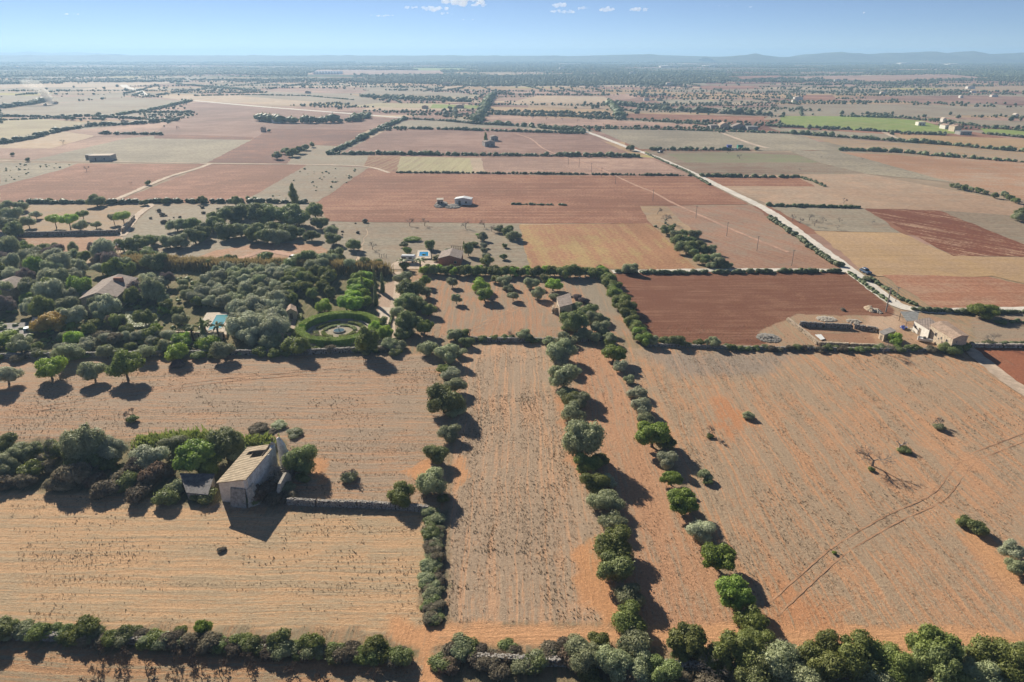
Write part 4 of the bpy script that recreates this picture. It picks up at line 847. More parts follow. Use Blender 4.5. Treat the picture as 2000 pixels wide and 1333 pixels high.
for i, (a, b_, c_, fam, lf, hs, lab) in enumerate([(105,424,26,'pine','bright',1,'left bright umbrella pine of the garden pair'),(132,424,30,'pine','bright',1,'right bright umbrella pine of the garden pair'),(238,418,28,'pine','bright',1,'bright umbrella pine near the curving track'),(160,415,20,'pine','carob',1,'leafy pine behind the garden pair'),(220,422,20,'pine','olive',1,'grey-green pine left of the umbrella pine by the track'),(155,443,26,'open','olive',1.1,'olive with a trunk in front of the garden pair'),(187,440,18,'open','olive',1,'small olive right of the garden pair'),
   (575,400,17,'poplar','ygreen',1,'pale poplar sticking up above the scrubland'),(40,404,24,'round','olive',1,'first grey bush at the upper left farm'),(20,420,34,'round','olive',1,'second grey bush at the upper left farm'),(10,440,40,'round','olive',1,'wide bush at the left edge farm'),(55,435,24,'open','olive',1.2,'slim olive at the upper left farm'),(25,450,36,'round','dark',1,'dark bush at the left edge farm'),(8,405,28,'round','olive',1,'grey bush at the very left farm edge'),(70,420,20,'open','silver',1,'silvery tree near the upper left farm'),
   (789,478,14,'round','olive',1,'grey-green bush left of the blue pool'),(840,478,18,'round','dark',1.3,'tall dark bush behind the blue pool'),(795,490,16,'round','carob',1,'leafy bush beside the caravan'),(942,463,20,'round','olive',1,'first olive of the column right of the red house'),(945,478,14,'bush','silver',1.3,'second tree of the column right of the red house'),(946,488,14,'bush','silver',1.3,'third tree of the column right of the red house'),(947,498,15,'bush','silver',1.3,'fourth tree of the column right of the red house'),(950,510,24,'round','ygreen',1,'yellow-green tree at the near end of the column'),
   (915,492,18,'tall','dark',1.2,'dark conifer right of the red house'),(906,484,5,'cypress','dark',.5,'slim cypress beyond the red house'),(925,475,16,'bush','dark',1,'dark bush beyond the red house'),(876,488,16,'bush','silver',1,'silver bush behind the red house'),(852,505,18,'open','ygreen',.7,'yellowish tree left of the red house'),(828,498,8,'bush','carob',1,'clipped bush at the edge of the blue pool'),(895,505,14,'bush','dark',.7,'dark low hedge right of the red house')]):
    x, y, r_ = at_px(a, b_, c_, .8 * hs if fam != 'pine' else 1.7); plant(x, y, r_, fam, lf, lab, catof(fam), None, hs)
BARE = [(800,434),(829,434),(910,440),(946,437),(960,445),(727,480),(1549,425,16),(1563,430,16),(1582,424,18),(1592,435,18),(1608,430,14),(1640,430,12),(1637,444,12),(1704,434,10),(1649,392,16),(1562,331,7),(168,329,14),(255,357,7),(1850,300,6),(1605,307,6),(1684,310,7),(1445,305,14),(1423,299,8),(1180,268,5),(1300,428,26),(1285,412,18),(1247,247,8),(1262,248,8),(1275,250,8),(1303,250,8),(1180,244,8),(1085,230,9),(1040,230,9),(1068,231,9),(1098,233,8),(1128,235,8),(122,277,12),(345,250,10)]
for i, b_ in enumerate(sorted(BARE)):
    a, c_ = b_[0], b_[1]; wd = b_[2] if len(b_) > 2 else 20
    x, y, r_ = at_px(a, c_, wd, .8); plant(x, y, r_, 'bare' if c_ > 400 else 'barefar', 'bark', 'leafless almond on the open farmland, %s from the left of the picture' % ordn(i), 'tree', 'leafless almonds on the farmland', 1.0)

# low plants against the foot of the estate wall
for i in range(46):
    px = -40 + i * 18 + rn.uniform(-6, 6); x, y, r_ = at_px(px, 694 - .012 * px + rn.uniform(-5, 7), rn.uniform(12, 26), .5); lf = rn.choice(['dark', 'olive', 'moss', 'scrub', 'dark'])
    plant(x, y, r_, 'bush', lf, '%s bush, %s from the left at the foot of the estate wall' % (TONE[lf], ordn(i)), 'bush', 'bushes at the foot of the estate wall', rn.uniform(.8, 1.2))
# ------------------------------------------------------------------ far hedges, woods, tufts
rg = np.random.default_rng(21)
def blob_mass(name, X, Y, Rr, label, lf='far', seed=1, n_leaf=0, hmul=1.0, sub=1):
    """many far trees as one mass: each an uneven faceted crown with loose sprays"""
    r = np.random.default_rng(seed); bm = bmesh.new(); bmesh.ops.create_icosphere(bm, subdivisions=sub, radius=1)
    cv = np.array([v.co[:] for v in bm.verts]); tri = np.array([[v.index for v in f.verts] for f in bm.faces]); bm.free(); n = len(X); k = len(cv)
    V = cv[None] * (1 + .45 * (r.random((n, k, 1)) - .5)) * np.stack([Rr * r.uniform(.8, 1.3, n), Rr * r.uniform(.8, 1.2, n), Rr * hmul * r.uniform(.7, 1.1, n)], 1)[:, None, :]
    V[:, :, 2] += (Rr * hmul * .8)[:, None]; V[:, :, 2] = np.maximum(V[:, :, 2], 0); V[:, :, 0] += X[:, None]; V[:, :, 1] += Y[:, None]
    T = (tri[None] + (np.arange(n) * k)[:, None, None]).reshape(-1, 3); Vq = None
    V = V.reshape(-1, 3)
    if n_leaf:
        m = n * n_leaf; kk = np.repeat(np.arange(n), n_leaf); d = r.normal(size=(m, 3)); d[:, 2] = np.abs(d[:, 2]) * .9; d /= np.linalg.norm(d, axis=1)[:, None]
        P = d * (Rr[kk] * 1.08)[:, None] * np.array([1, 1, hmul]); P[:, 0] += X[kk]; P[:, 1] += Y[kk]; P[:, 2] += Rr[kk] * hmul * .7
        A = r.normal(size=(m, 3)); A /= np.linalg.norm(A, axis=1)[:, None]; B = np.cross(d, A); s_ = (Rr[kk] * .2)[:, None]
        Vq = np.stack([P - A * s_, P - B * s_, P + A * s_, P + B * s_], 1).reshape(-1, 3); b0 = len(V); V = np.vstack([V, Vq]); Q = np.arange(4 * m).reshape(-1, 4) + b0
    else: Q = None
    o = obj(name, mesh_np(name, V, Q, T), LEAF[lf]); return o
def line_pts(px, gap, jit, seed, raw=False, keep=1.0):
    r = random.Random(seed); P = [G(*p) for p in px] if not raw else px; X = []; Y = []
    for (x0, y0), (x1, y1) in zip(P[:-1], P[1:]):
        L = math.hypot(x1 - x0, y1 - y0); n = max(1, int(L / gap))
        for i in range(n):
            if r.random() > keep: continue
            t = (i + r.random()) / n; X.append(lerp(x0, x1, t) + r.gauss(0, jit)); Y.append(lerp(y0, y1, t) + r.gauss(0, jit))
    return np.array(X), np.array(Y)
HEDGES = [  # (line, bush radius, keep, what)
 ([(40,397),(180,398),(205,399)], 1.2, .9, 'low hedge left of the curving track'), ([(215,399),(330,395),(430,396),(520,396),(600,397)], 1.4, .9, 'low hedge right of the curving track'),
 ([(640,303),(700,275),(745,252),(790,234)], 2.2, 1, 'diagonal hedge between two dark fields'), ([(640,302),(760,302),(900,304),(1060,305),(1250,307)], 1.9, 1, 'dark hedge above the yellow plot'),
 ([(750,252),(880,254),(1000,258),(1145,262)], 2.0, .9, 'dark hedge behind the brown field'), ([(790,233),(870,237),(930,243),(1000,246)], 1.8, .9, 'hedge right of the far lane end'),
 ([(770,338),(900,339),(1100,341),(1260,343),(1350,344)], .9, .7, 'thin hedge under the yellow plot'), ([(1000,400),(1060,401),(1110,402)], .7, .7, 'grassy bank in the red field'),
 ([(1160,252),(1300,254),(1400,257),(1560,262)], 1.4, .8, 'hedge above the grey fields at right'), ([(1270,294),(1400,294),(1480,294)], 1.8, .8, 'hedge with a green trailer'),
 ([(1370,345),(1480,347),(1560,347)], 1.2, .8, 'hedge above the red wedge'), ([(1560,347),(1590,356),(1612,366)], .8, .8, 'hedge at the tip of the red wedge'),
 ([(1500,403),(1580,405),(1680,407)], 1.0, .9, 'low hedge right of the white lane'), ([(1545,262),(1600,266),(1700,273),(1850,284),(2050,302)], 2.2, 1, 'long dark hedge at right'),
 ([(1640,294),(1750,298),(1850,307),(2000,318),(2100,326)], 2.0, 1, 'lower long dark hedge at right'), ([(1500,247),(1620,252),(1740,259),(1845,265)], 1.8, 1, 'hedge under the green field'),
 ([(1920,262),(2000,270),(2100,280)], 1.5, 1, 'hedge right of the far farm'), ([(1640,228),(1750,231),(1850,238),(1900,246),(2050,262)], 1.8, .9, 'hedge above the green field'),
 ([(0,282),(60,272),(110,258),(180,247),(260,244),(350,236)], 2.5, .9, 'hedge at far left'), ([(0,228),(90,230),(180,228),(320,236)], 2.0, .8, 'higher hedge at far left'),
 ([(190,262),(250,263),(320,264)], 2.0, .9, 'short hedge at left'), ([(230,226),(300,215),(375,198)], 2.5, .8, 'diagonal hedge at far left'), ([(0,212),(60,205),(100,196)], 4, 1, 'tall hedge near the dust cloud'),
 ([(1200,532),(1300,535),(1500,533),(1640,532)], .8, .9, 'low hedge under the white lane'), ([(1656,533),(1700,566),(1735,590)], .65, .9, 'weedy edge left of the white lane'), ([(1500,425),(1560,466),(1610,505),(1640,522)], 1.0, 1, 'weedy bank left of the white lane'),
 ([(1260,300),(1345,338),(1385,362)], 0.7, .8, 'upper weedy bank of the white lane'), ([(1780,606),(1850,611),(1920,613),(2050,610)], .8, 1, 'low hedge below the lane bend'), ([(1700,545),(1760,585),(1790,598)], .6, .8, 'weedy edge right of the white lane'),
 ([(1900,675),(1960,676),(2060,676)], .8, .9, 'low wall growth right of the farmhouse'), ([(1950,630),(2060,632)], .6, .5, 'weeds in the strip right of the farmhouse'),
 ([(950,224),(1100,228),(1220,234)], 2.5, 1, 'tree line above the pink field'), ([(950,243),(1030,248),(1145,260)], 3.0, .9, 'tree line behind the brown field'),
 ([(960,219),(1060,221),(1190,223)], 2.5, 1, 'thick hedge in the far middle'), ([(1200,205),(1300,216),(1400,222),(1490,226)], 4.0, 1, 'tall hedge right of the far middle'), ([(1190,205),(1215,232)], 4.5, 1, 'tree clump at the end of the orange strip'),
 ([(932,240),(950,205),(965,185)], 4.5, 1, 'trees lining the far lane'), ([(710,190),(800,195),(920,200)], 4.0, 1, 'far tree line above the yellow strip'), ([(0,236),(100,232),(200,234)], 1.5, .7, 'thin hedge at left edge'),
 ([(1230,234),(1320,240),(1400,246)], 1.2, .8, 'hedge under the red strip'), ([(345,165),(400,170),(500,178)], 3, .9, 'far hedge beyond the left lane'), ([(380,188),(480,186),(600,188),(690,196)], 1.6, .7, 'hedge north of the long lane'),
 ([(506,236),(540,240),(600,241),(640,240),(690,238),(720,228)], 5.0, 1, 'tree line with a small white house'), ([(740,300),(770,300)], 1, 1, 'short hedge stub'),
]
for i, (pl, r_, kp, lab) in enumerate(HEDGES):
    X, Y = line_pts(pl, r_ * .55, r_ * .38, i, keep=kp)
    Rr = r_ * np.random.default_rng(i).uniform(.3, 1.0, len(X)) ** 1.2 * (1 + .4 * vnoise(X * .05, Y * .05, i))
    near = Y.min() < 420
    o = blob_mass('hedge', X, Y, Rr, lab, 'far', i, 30 if near else 8, .8, 2 if near else 1); tag(o, ('dark ' if 'dark' not in lab else '') + lab if len(lab.split()) < 5 else lab, 'hedge')
# far plain: trees in belts along field edges and in woods, thinning and filling with distance
X = []; Y = []; Rr = []
n = 230000; yy = 640 * (11500 / 640) ** rg.random(n); xx = (rg.random(n) * 2 - 1) * (.80 * yy + 60)
# field grid lines in the far plain
gxv = 230 * (1 + .0 * yy); u = xx + 30 * np.sin(yy / 300); ce = np.abs(((u / 240) % 1) - .5) < .035; de = np.abs(((yy / 130 + .35 * vnoise(xx / 500, yy / 500, 5)) % 1) - .5) < .10
wood = fbm(xx / 900, yy / 420, 3, 5)
thr = np.interp(yy, [640, 900, 1300, 2000, 3500, 9000], [.78, .68, .575, .50, .455, .43]) - .05 * ((xx > -400) & (xx < 500))
keepm = (wood > thr) | (rg.random(n) < .012)
for pl, k_ in FIELDS:
    gp = [G(*p) for p in pl]
    if max(p[1] for p in gp) < 640: continue
    keepm &= ~(pip(xx, yy, gp) > (2 if k_ not in ('pale',) else 2))
keepm &= (yy > 700) | (rg.random(n) < .3)
for lane in ([(378,197),(500,208),(640,219),(792,231)], [(1138,256),(1165,265),(1230,290)]):
    LP = [G(*p) for p in lane]
    for (x0, y0), (x1, y1) in zip(LP[:-1], LP[1:]):
        dx, dy = x1 - x0, y1 - y0; t = np.clip(((xx - x0) * dx + (yy - y0) * dy) / (dx * dx + dy * dy), 0, 1); keepm &= np.hypot(xx - x0 - t * dx, yy - y0 - t * dy) > 9
HX = []; HY = []; hs_ = random.Random(44)
for i in range(420):          # hedgerows of the far plain
    y0 = 630 * (4500 / 630) ** hs_.random(); x0 = hs_.uniform(-.8, .8) * y0; L_ = hs_.uniform(60, 420) * (1 + y0 / 2500); a_ = hs_.gauss(0, .06) if hs_.random() < .8 else hs_.uniform(1.2, 1.9); gp_ = 3.2 * (1 + y0 / 2500); kp_ = hs_.uniform(.55, 1)
    for j in range(int(L_ / gp_)):
        if hs_.random() < kp_: HX.append(x0 + math.cos(a_) * j * gp_ + hs_.gauss(0, .8)); HY.append(y0 + math.sin(a_) * j * gp_ + 6 * math.sin(j * gp_ / 60 + i) + hs_.gauss(0, .8))
HX = np.array(HX); HY = np.array(HY); kh = np.ones(len(HX), bool)
for pl, k_ in FIELDS:
    gp = [G(*p) for p in pl]
    if max(p[1] for p in gp) > 620: kh &= ~(pip(HX, HY, gp) > 3)
kh &= ~(pip(HX, HY, [G(360, 190), G(370, 203), G(800, 240), G(800, 226)]) > 0) & ~(pip(HX, HY, [G(600, 158), G(690, 158), G(690, 143), G(600, 143)]) > 0)
keepm &= ~(pip(xx, yy, [G(360, 190), G(370, 203), G(800, 240), G(800, 226)]) > 0) & ~(pip(xx, yy, [G(600, 153), G(690, 153), G(690, 143), G(600, 143)]) > 0)
HX, HY = HX[kh], HY[kh]
xx = xx[keepm]; yy = yy[keepm]; rr_ = rg.uniform(1.2, 3.6, len(xx)) * np.interp(yy, [640, 1500, 5000, 9000], [.8, .95, 1.5, 2.2])
xx = np.r_[xx, HX]; yy = np.r_[yy, HY]; rr_ = np.r_[rr_, rg.uniform(.8, 2.3, len(HX)) * np.interp(HY, [640, 2000, 4500], [.9, 1.2, 1.8])]
order = np.argsort(yy); xx, yy, rr_ = xx[order], yy[order], rr_[order]
NI = 60
nearm = np.arange(len(xx)) < 22000
o = blob_mass('far_trees', xx[nearm], yy[nearm], rr_[nearm], '', 'far', 5, 5, .95, 1); kind(o, 'stuff', 'scattered dark trees and hedges of the far farmland')
o = blob_mass('far_woodland', xx[~nearm], yy[~nearm], rr_[~nearm], '', 'far', 6, 0, .95, 1); kind(o, 'stuff', 'blue-green woodland filling the plain to the horizon')
print('FAR', nearm.sum(), (~nearm).sum())
# brush on the scrubland
def brush(name, polys, dens, r0, r1, lf, label, seed):
    r = np.random.default_rng(seed); Xs = []; Ys = []
    for pl in polys:
        gp = np.array([G(*p) for p in pl]); x0, y0 = gp.min(0); x1, y1 = gp.max(0); n = int((x1 - x0) * (y1 - y0) * dens)
        x = r.uniform(x0, x1, n); y = r.uniform(y0, y1, n); k_ = (pip(x, y, [tuple(p) for p in gp]) > 0) & (fbm(x * .07, y * .07, seed) > .42); Xs.append(x[k_]); Ys.append(y[k_])
    x = np.concatenate(Xs); y = np.concatenate(Ys); o = blob_mass(name, x, y, r.uniform(r0, r1, len(x)), '', lf, seed, 8, .7, 1); return kind(o, 'stuff', label)
brush('scrub_brush', [[(640,435),(730,435),(700,500),(640,480)], [(300,405),(620,400),(640,440),(560,480),(240,480)]], .02, .4, 1.3, 'scrub', 'dry brush scattered over the scrubland', 31)
brush('garden_underplanting', [[(-60,530),(400,545),(420,680),(-60,690)], [(540,600),(590,600),(590,680),(540,680)]], .13, .35, .95, 'dark', 'dark low planting under the estate trees', 32)
brush('stony_scrub', [[(1275,440),(1305,425),(1440,523),(1365,523)], [(0,320),(150,320),(100,335),(0,360)], [(600,324),(715,330),(640,385),(520,392)]], .02, .3, .8, 'olive', 'sparse weeds on the stony fallow', 33)
# ---- dry tufts on the near fields
def tufts(name, seed, n, xr, yr, mat, label, hmin, hmax, wfun, blades=4):
    r = np.random.default_rng(seed); x = r.uniform(*xr, n); y = yr[0] + (yr[1] - yr[0]) * r.random(n) ** 1.25
    vis = np.abs(x) < y * .80 + 8; x, y = x[vis], y[vis]; soil, veg, cov, rx = cover_at(x, y); k_ = wfun(x, y, cov, rx) > r.random(len(x)); x, y = x[k_], y[k_]; n = len(x)
    m = n * blades; kk = np.repeat(np.arange(n), blades); a = r.random(m) * 6.28; hh = r.uniform(hmin, hmax, m); sp = r.uniform(.3, 1.0, m) * hh; bx = x[kk] + r.normal(0, .05, m); by = y[kk] + r.normal(0, .05, m); wd = hh * .32
    tx = bx + np.cos(a) * sp; ty = by + np.sin(a) * sp; px_, py_ = -np.sin(a) * wd, np.cos(a) * wd
    z0 = np.full(m, -.02)
    V = np.stack([np.stack([bx - px_, by - py_, z0], 1), np.stack([bx + px_, by + py_, z0], 1), np.stack([tx, ty, z0 + hh + .06], 1)], 1).reshape(-1, 3)
    o = obj(name, mesh_np(name, V, None, np.arange(3 * m).reshape(-1, 3)), mat); print(name, n); return kind(o, 'stuff', label)
m_dry = mat_leaf('dry_grass', (.27, .205, .13), (.45, .35, .22), .1, .2, .8)
m_weed = mat_leaf('field_weed', (.17, .13, .085), (.31, .25, .16), .1, .2, .8)
P4g = [G(*p) for p in [(900,780),(1090,760),(1180,1040),(1240,1210),(870,1215)]]
def w_dry(x, y, cov, rx):
    st = np.where(rx > .5, vnoise(x * .05, y * .9, 3), vnoise(x * .9, y * .05, 3)); return np.clip((cov - .22) * 1.5, 0, 1) * (.25 + .9 * fbm(x * .12, y * .12, 6)) * np.clip((st - .33) * 2.6, 0, 1.4)
def w_weed(x, y, cov, rx):
    st = np.where(rx > .5, vnoise(x * .05, y * 1.1, 3), vnoise(x * 1.1, y * .05, 3)); mid = pip(x, y, P4g) > 0
    return np.clip(cov - .3, 0, 1) * np.where(mid, .45 + 1.5 * (fbm(x * .10, y * .10, 8) > .47), .06 + .9 * (fbm(x * .09, y * .09, 7) > .57)) * (.3 + .9 * st)
tufts('dry_grass', 1, 330000, (-100, 130), (48, 150), m_dry, 'pale dry grass on the near fields', .05, .13, w_dry, 3)
tufts('field_weeds', 2, 150000, (-100, 130), (48, 165), m_weed, 'dark weed tufts on the near fields', .07, .20, w_weed, 4)
# ------------------------------------------------------------------ buildings and built things
m_plaster = mat_simple('old_plaster', (.82, .73, .61), .9, .15, 1.2, .4, fine=7, dark=(.60, .51, .41))
m_stone = mat_simple('rubble_stone', (.40, .37, .33), .95, .35, 2.5, .8, fine=9)
m_stonew = mat_simple('weathered_limestone', (.47, .43, .38), .95, .4, 3, .8, fine=9)
m_stonep = mat_simple('pale_stone', (.56, .50, .42), .95, .3, 2.5, .8, fine=9)
m_grout = mat_simple('dark_gap', (.15, .12, .09), .95, .3, 2, .5)
m_white = mat_simple('whitewash', (.74, .70, .62), .85, .12, 1, .2)
m_pinkw = mat_simple('sandstone_wall', (.62, .50, .37), .9, .25, 1.5, .4, fine=8)
m_brick = mat_simple('red_render', (.40, .17, .11), .9, .2, 2, .3)
m_glass = mat_simple('dark_opening', (.03, .03, .035), .3, .2, 2, 0, .5)
m_wood = mat_simple('weathered_wood', (.25, .19, .14), .85, .3, 5, .5)
m_grave = mat_simple('pale_gravel', (.62, .52, .42), .95, .15, .5, .3)
m_terr = mat_simple('terrace_paving', (.60, .50, .40), .9, .15, 1.5, .3)
m_metal = mat_simple('rusty_metal', (.28, .12, .08), .7, .3, 5, .3)
m_pole = mat_simple('grey_timber', (.34, .30, .26), .85, .2, 5, .3)
m_sheet = mat_simple('grey_sheeting', (.28, .28, .27), .8, .3, 1.2, .3)
m_conc = mat_simple('fibre_cement', (.33, .30, .28), .9, .3, .9, .4)
m_whitep = mat_simple('white_paint', (.80, .80, .78), .4, .05, 2, 0, .5)
m_grey = mat_simple('grey_concrete', (.38, .36, .33), .9, .25, .5, .3)
def mat_tiles(name, col, along=0.0, ws=.9):
    m, t = newmat(name); b = NB(t); c = b.coord()
    wv = b.n('ShaderNodeTexWave'); wv.wave_type = 'BANDS'; wv.bands_direction = 'X'; wv.inputs['Scale'].default_value = ws; wv.inputs['Distortion'].default_value = 1.2; wv.inputs['Detail'].default_value = 3
    b.l(b.mapp(c, rot=along), wv.inputs['Vector']); n1 = b.noise(c, 1.1, 6, .7); n2 = b.noise(c, 7, 4, .7)
    f = b.math('ADD', b.math('MULTIPLY', n1, .55), b.math('MULTIPLY', n2, .45)); f = b.ramp(f, .32, .66)
    cc = b.mix(f, tuple(x * .55 for x in col), tuple(min(1, x * 1.2) for x in col)); cc = b.mix(1, cc, b.n_rgb(b.ramp(wv.outputs['Fac'], 0, 1, .88, 1.05)), 'MULTIPLY')
    b.out(cc, .9, b.math('ADD', wv.outputs['Fac'], n2), .08, .7, .15); return m
m_tileo = mat_tiles('old_roof_tiles', (.44, .35, .245), R(83), .38); m_tilep = mat_tiles('pinkish_roof_tiles', (.50, .36, .27), R(-40)); m_tileg = mat_tiles('grey_brown_tiles', (.36, .29, .25), R(30))
def mat_water(name, col):
    m, t = newmat(name); b = NB(t); n = b.noise(b.coord(), 2.5, 3, .5); b.out(b.mix(n, tuple(x * .8 for x in col), col), .08, n, .03, .25, .6); return m
def stonewall(pts, h, wd, seed, label, mat=None, size=.42, px=True, name='dry_stone_wall'):
    """loose stones stacked in courses over a dark core"""
    P = [G(*p) for p in pts] if px else pts; r = random.Random(seed); core = MB(); st = MB()
    for (x0, y0), (x1, y1) in zip(P[:-1], P[1:]):
        L = math.hypot(x1 - x0, y1 - y0)
        if L < .01: continue
        dx, dy = (x1 - x0) / L, (y1 - y0) / L; nx_, ny_ = -dy, dx; w2 = wd * .38
        hh = h * .86
        core.hexa([(x0 - nx_ * w2, y0 - ny_ * w2, -.1), (x1 - nx_ * w2, y1 - ny_ * w2, -.1), (x1 + nx_ * w2, y1 + ny_ * w2, -.1), (x0 + nx_ * w2, y0 + ny_ * w2, -.1)],
                  [(x0 - nx_ * w2 * .8, y0 - ny_ * w2 * .8, hh), (x1 - nx_ * w2 * .8, y1 - ny_ * w2 * .8, hh), (x1 + nx_ * w2 * .8, y1 + ny_ * w2 * .8, hh), (x0 + nx_ * w2 * .8, y0 + ny_ * w2 * .8, hh)])
        courses = max(1, int(h / (size * .7))); n = int(L / size)
        for c_ in range(courses + 1):
            offs = (-.36, .36) if c_ < courses else (-.28, 0, .28)
            for i in range(n):
                for of in offs:
                    if r.random() < .06: continue
                    t = (i + r.uniform(.2, .8)) * size; zc = (c_ + .45) * h / (courses + .3) * r.uniform(.94, 1.05); o_ = of * wd * (1 - .15 * c_ / (courses + 1)) + r.uniform(-.05, .05)
                    cx, cy = x0 + dx * t + nx_ * o_, y0 + dy * t + ny_ * o_; a = math.atan2(dy, dx) + r.uniform(-.5, .5); sx, sy, sz = size * r.uniform(.35, .62), size * r.uniform(.3, .5), size * r.uniform(.25, .42)
                    ca, sa = math.cos(a), math.sin(a); vs = []
                    for kx, ky, kz in ((-1, -1, -1), (1, -1, -1), (1, 1, -1), (-1, 1, -1), (-1, -1, 1), (1, -1, 1), (1, 1, 1), (-1, 1, 1)):
                        q = r.uniform(.72, 1.05); vs.append((cx + (kx * sx * ca - ky * sy * sa) * q, cy + (kx * sx * sa + ky * sy * ca) * q, zc + kz * sz * q))
                    st.hexa(vs[:4], vs[4:])
    root = thing(name, label, 'wall', (0, 0, 0)); core.build('core', m_grout, root); st.build('stones', mat or m_stone, root); return root
stonewall([(562,984),(620,988),(700,990),(775,994),(840,1000)], .95, .75, 1, 'grey dry stone wall running right from the roofless farmhouse', m_stonew, .27)
stonewall([(228,1250),(300,1260),(350,1262),(430,1266),(560,1276),(700,1288),(806,1294)], .75, .9, 2, 'tumbled stone wall under the shrubs at the near left', m_stonew, .27)
stonewall([(-260,1243),(0,1245),(140,1250),(228,1250)], .8, .8, 3, 'overgrown left end of the near stone wall', None, .28)
stonewall([(868,1285),(960,1292),(1060,1296),(1180,1300),(1350,1306),(1500,1315)], .8, .9, 4, 'tumbled stone wall hidden in the thicket along the near edge', m_stonew, .3)
stonewall([(888,664),(960,667),(1062,668),(1180,666)], .8, .6, 5, 'dark stone wall below the hut plot', size=.5)
stonewall([(1262,676),(1430,682),(1600,684),(1760,686),(1885,686)], .6, .7, 6, 'long stone wall under the farmyard', m_stone, .34)
stonewall([(-80,702),(150,698),(400,694),(600,692),(780,684)], 1.0, .6, 7, 'long stone wall at the foot of the estate garden', size=.55)
stonewall([(1538,627),(1568,650),(1598,675)], .8, .8, 8, 'pale low wall on the left side of the empty pen', m_pinkw, .32)
stonewall([(1562,637),(1610,640),(1665,643)], 1.1, .5, 9, 'low dark wall on the far side of the empty pen', m_stone, .5)
stonewall([(1598,675),(1660,677),(1722,680)], .7, .4, 10, 'thin pale wall on the near side of the empty pen', m_pinkw, .5)
stonewall([(1668,642),(1692,645),(1716,650)], 1.0, .5, 11, 'short dark wall joining the pen to the little shed', m_stone, .5)
stonewall([(-60,463),(100,461),(235,458)], 1.4, .7, 12, 'long dark wall in front of the upper left garden', size=.8)
stonewall([(240,455),(250,443),(262,427)], 1.4, .7, 13, 'curved wall beside the bending track', m_pinkw, .8)
stonewall([(1895,678),(1960,679),(2060,680)], .7, .6, 14, 'stone wall beyond the drive at the right edge', m_stonep, .6)
stonewall([(560,680),(650,676),(700,674),(760,672)], .5, .5, 15, 'low pale kerb wall below the round garden', m_stonep, .6)
stonewall([(330,662),(385,664),(440,664)], 1.8, .5, 16, 'stone retaining wall under the pool terrace', m_pinkw, .6)
def heap(px0, px1, h, seed, mat, label, name, n=120, size=.3):
    (x0, y0), (x1, y1) = G(*px0), G(*px1); r = random.Random(seed); m = MB(); cx, cy = (x0 + x1) / 2, (y0 + y1) / 2; ax, ay = abs(x1 - x0) / 2, max(.8, abs(y1 - y0) / 2)
    for i in range(n):
        a = r.uniform(0, 6.28); q = math.sqrt(r.random()); x = cx + math.cos(a) * ax * q; y = cy + math.sin(a) * ay * q; z = h * (1 - q) * r.uniform(.5, 1); s_ = size * r.uniform(.5, 1.4)
        v = [(x + kx * s_ * r.uniform(.5, 1), y + ky * s_ * r.uniform(.5, 1), max(-.05, z + kz * s_ * .7)) for kx, ky, kz in ((-1, -1, -1), (1, -1, -1), (1, 1, -1), (-1, 1, -1), (-1, -1, 1), (1, -1, 1), (1, 1, 1), (-1, 1, 1))]
        m.hexa(v[:4], v[4:])
    return tag(m.build(name, mat), label, name.replace('_', ' '))
heap((1471,652), (1532,670), .7, 1, m_stone, 'long grey heap of stones left of the pen', 'stone_heap', 520, .17)
heap((1684,600), (1712,611), 1.3, 2, m_pinkw, 'reddish rubble heap behind the yard near the pole', 'rubble_heap', 260, .2)
heap((1700,603), (1726,613), .7, 3, m_stonep, 'pale rubble spread right of the reddish heap', 'rubble_heap', 160, .18)
heap((1590,619), (1640,629), .35, 4, m_stonep, 'flat scatter of stones behind the pen', 'stone_heap', 320, .2)
heap((1648,624), (1687,633), .4, 5, m_stonep, 'pale sheets and scrap lying behind the pen', 'scrap_heap', 90, .2)
heap((1776,655-12), (1792,650), .5, 6, m_stonep, 'pale rubble by the blue tarpaulin', 'rubble_heap', 60, .25)
heap((852,395), (870,407), .8, 7, m_stone, 'rough mound around the tiny field hut', 'earth_mound', 160, .5)
heap((868,400), (900,408), .5, 8, m_stone, 'low mound between the two huts of the red field', 'earth_mound', 120, .5)
heap((1640,604), (1652,609), .7, 9, m_grout, 'dark heap at the edge of the ploughed field above the yard', 'scrap_heap', 30, .3)
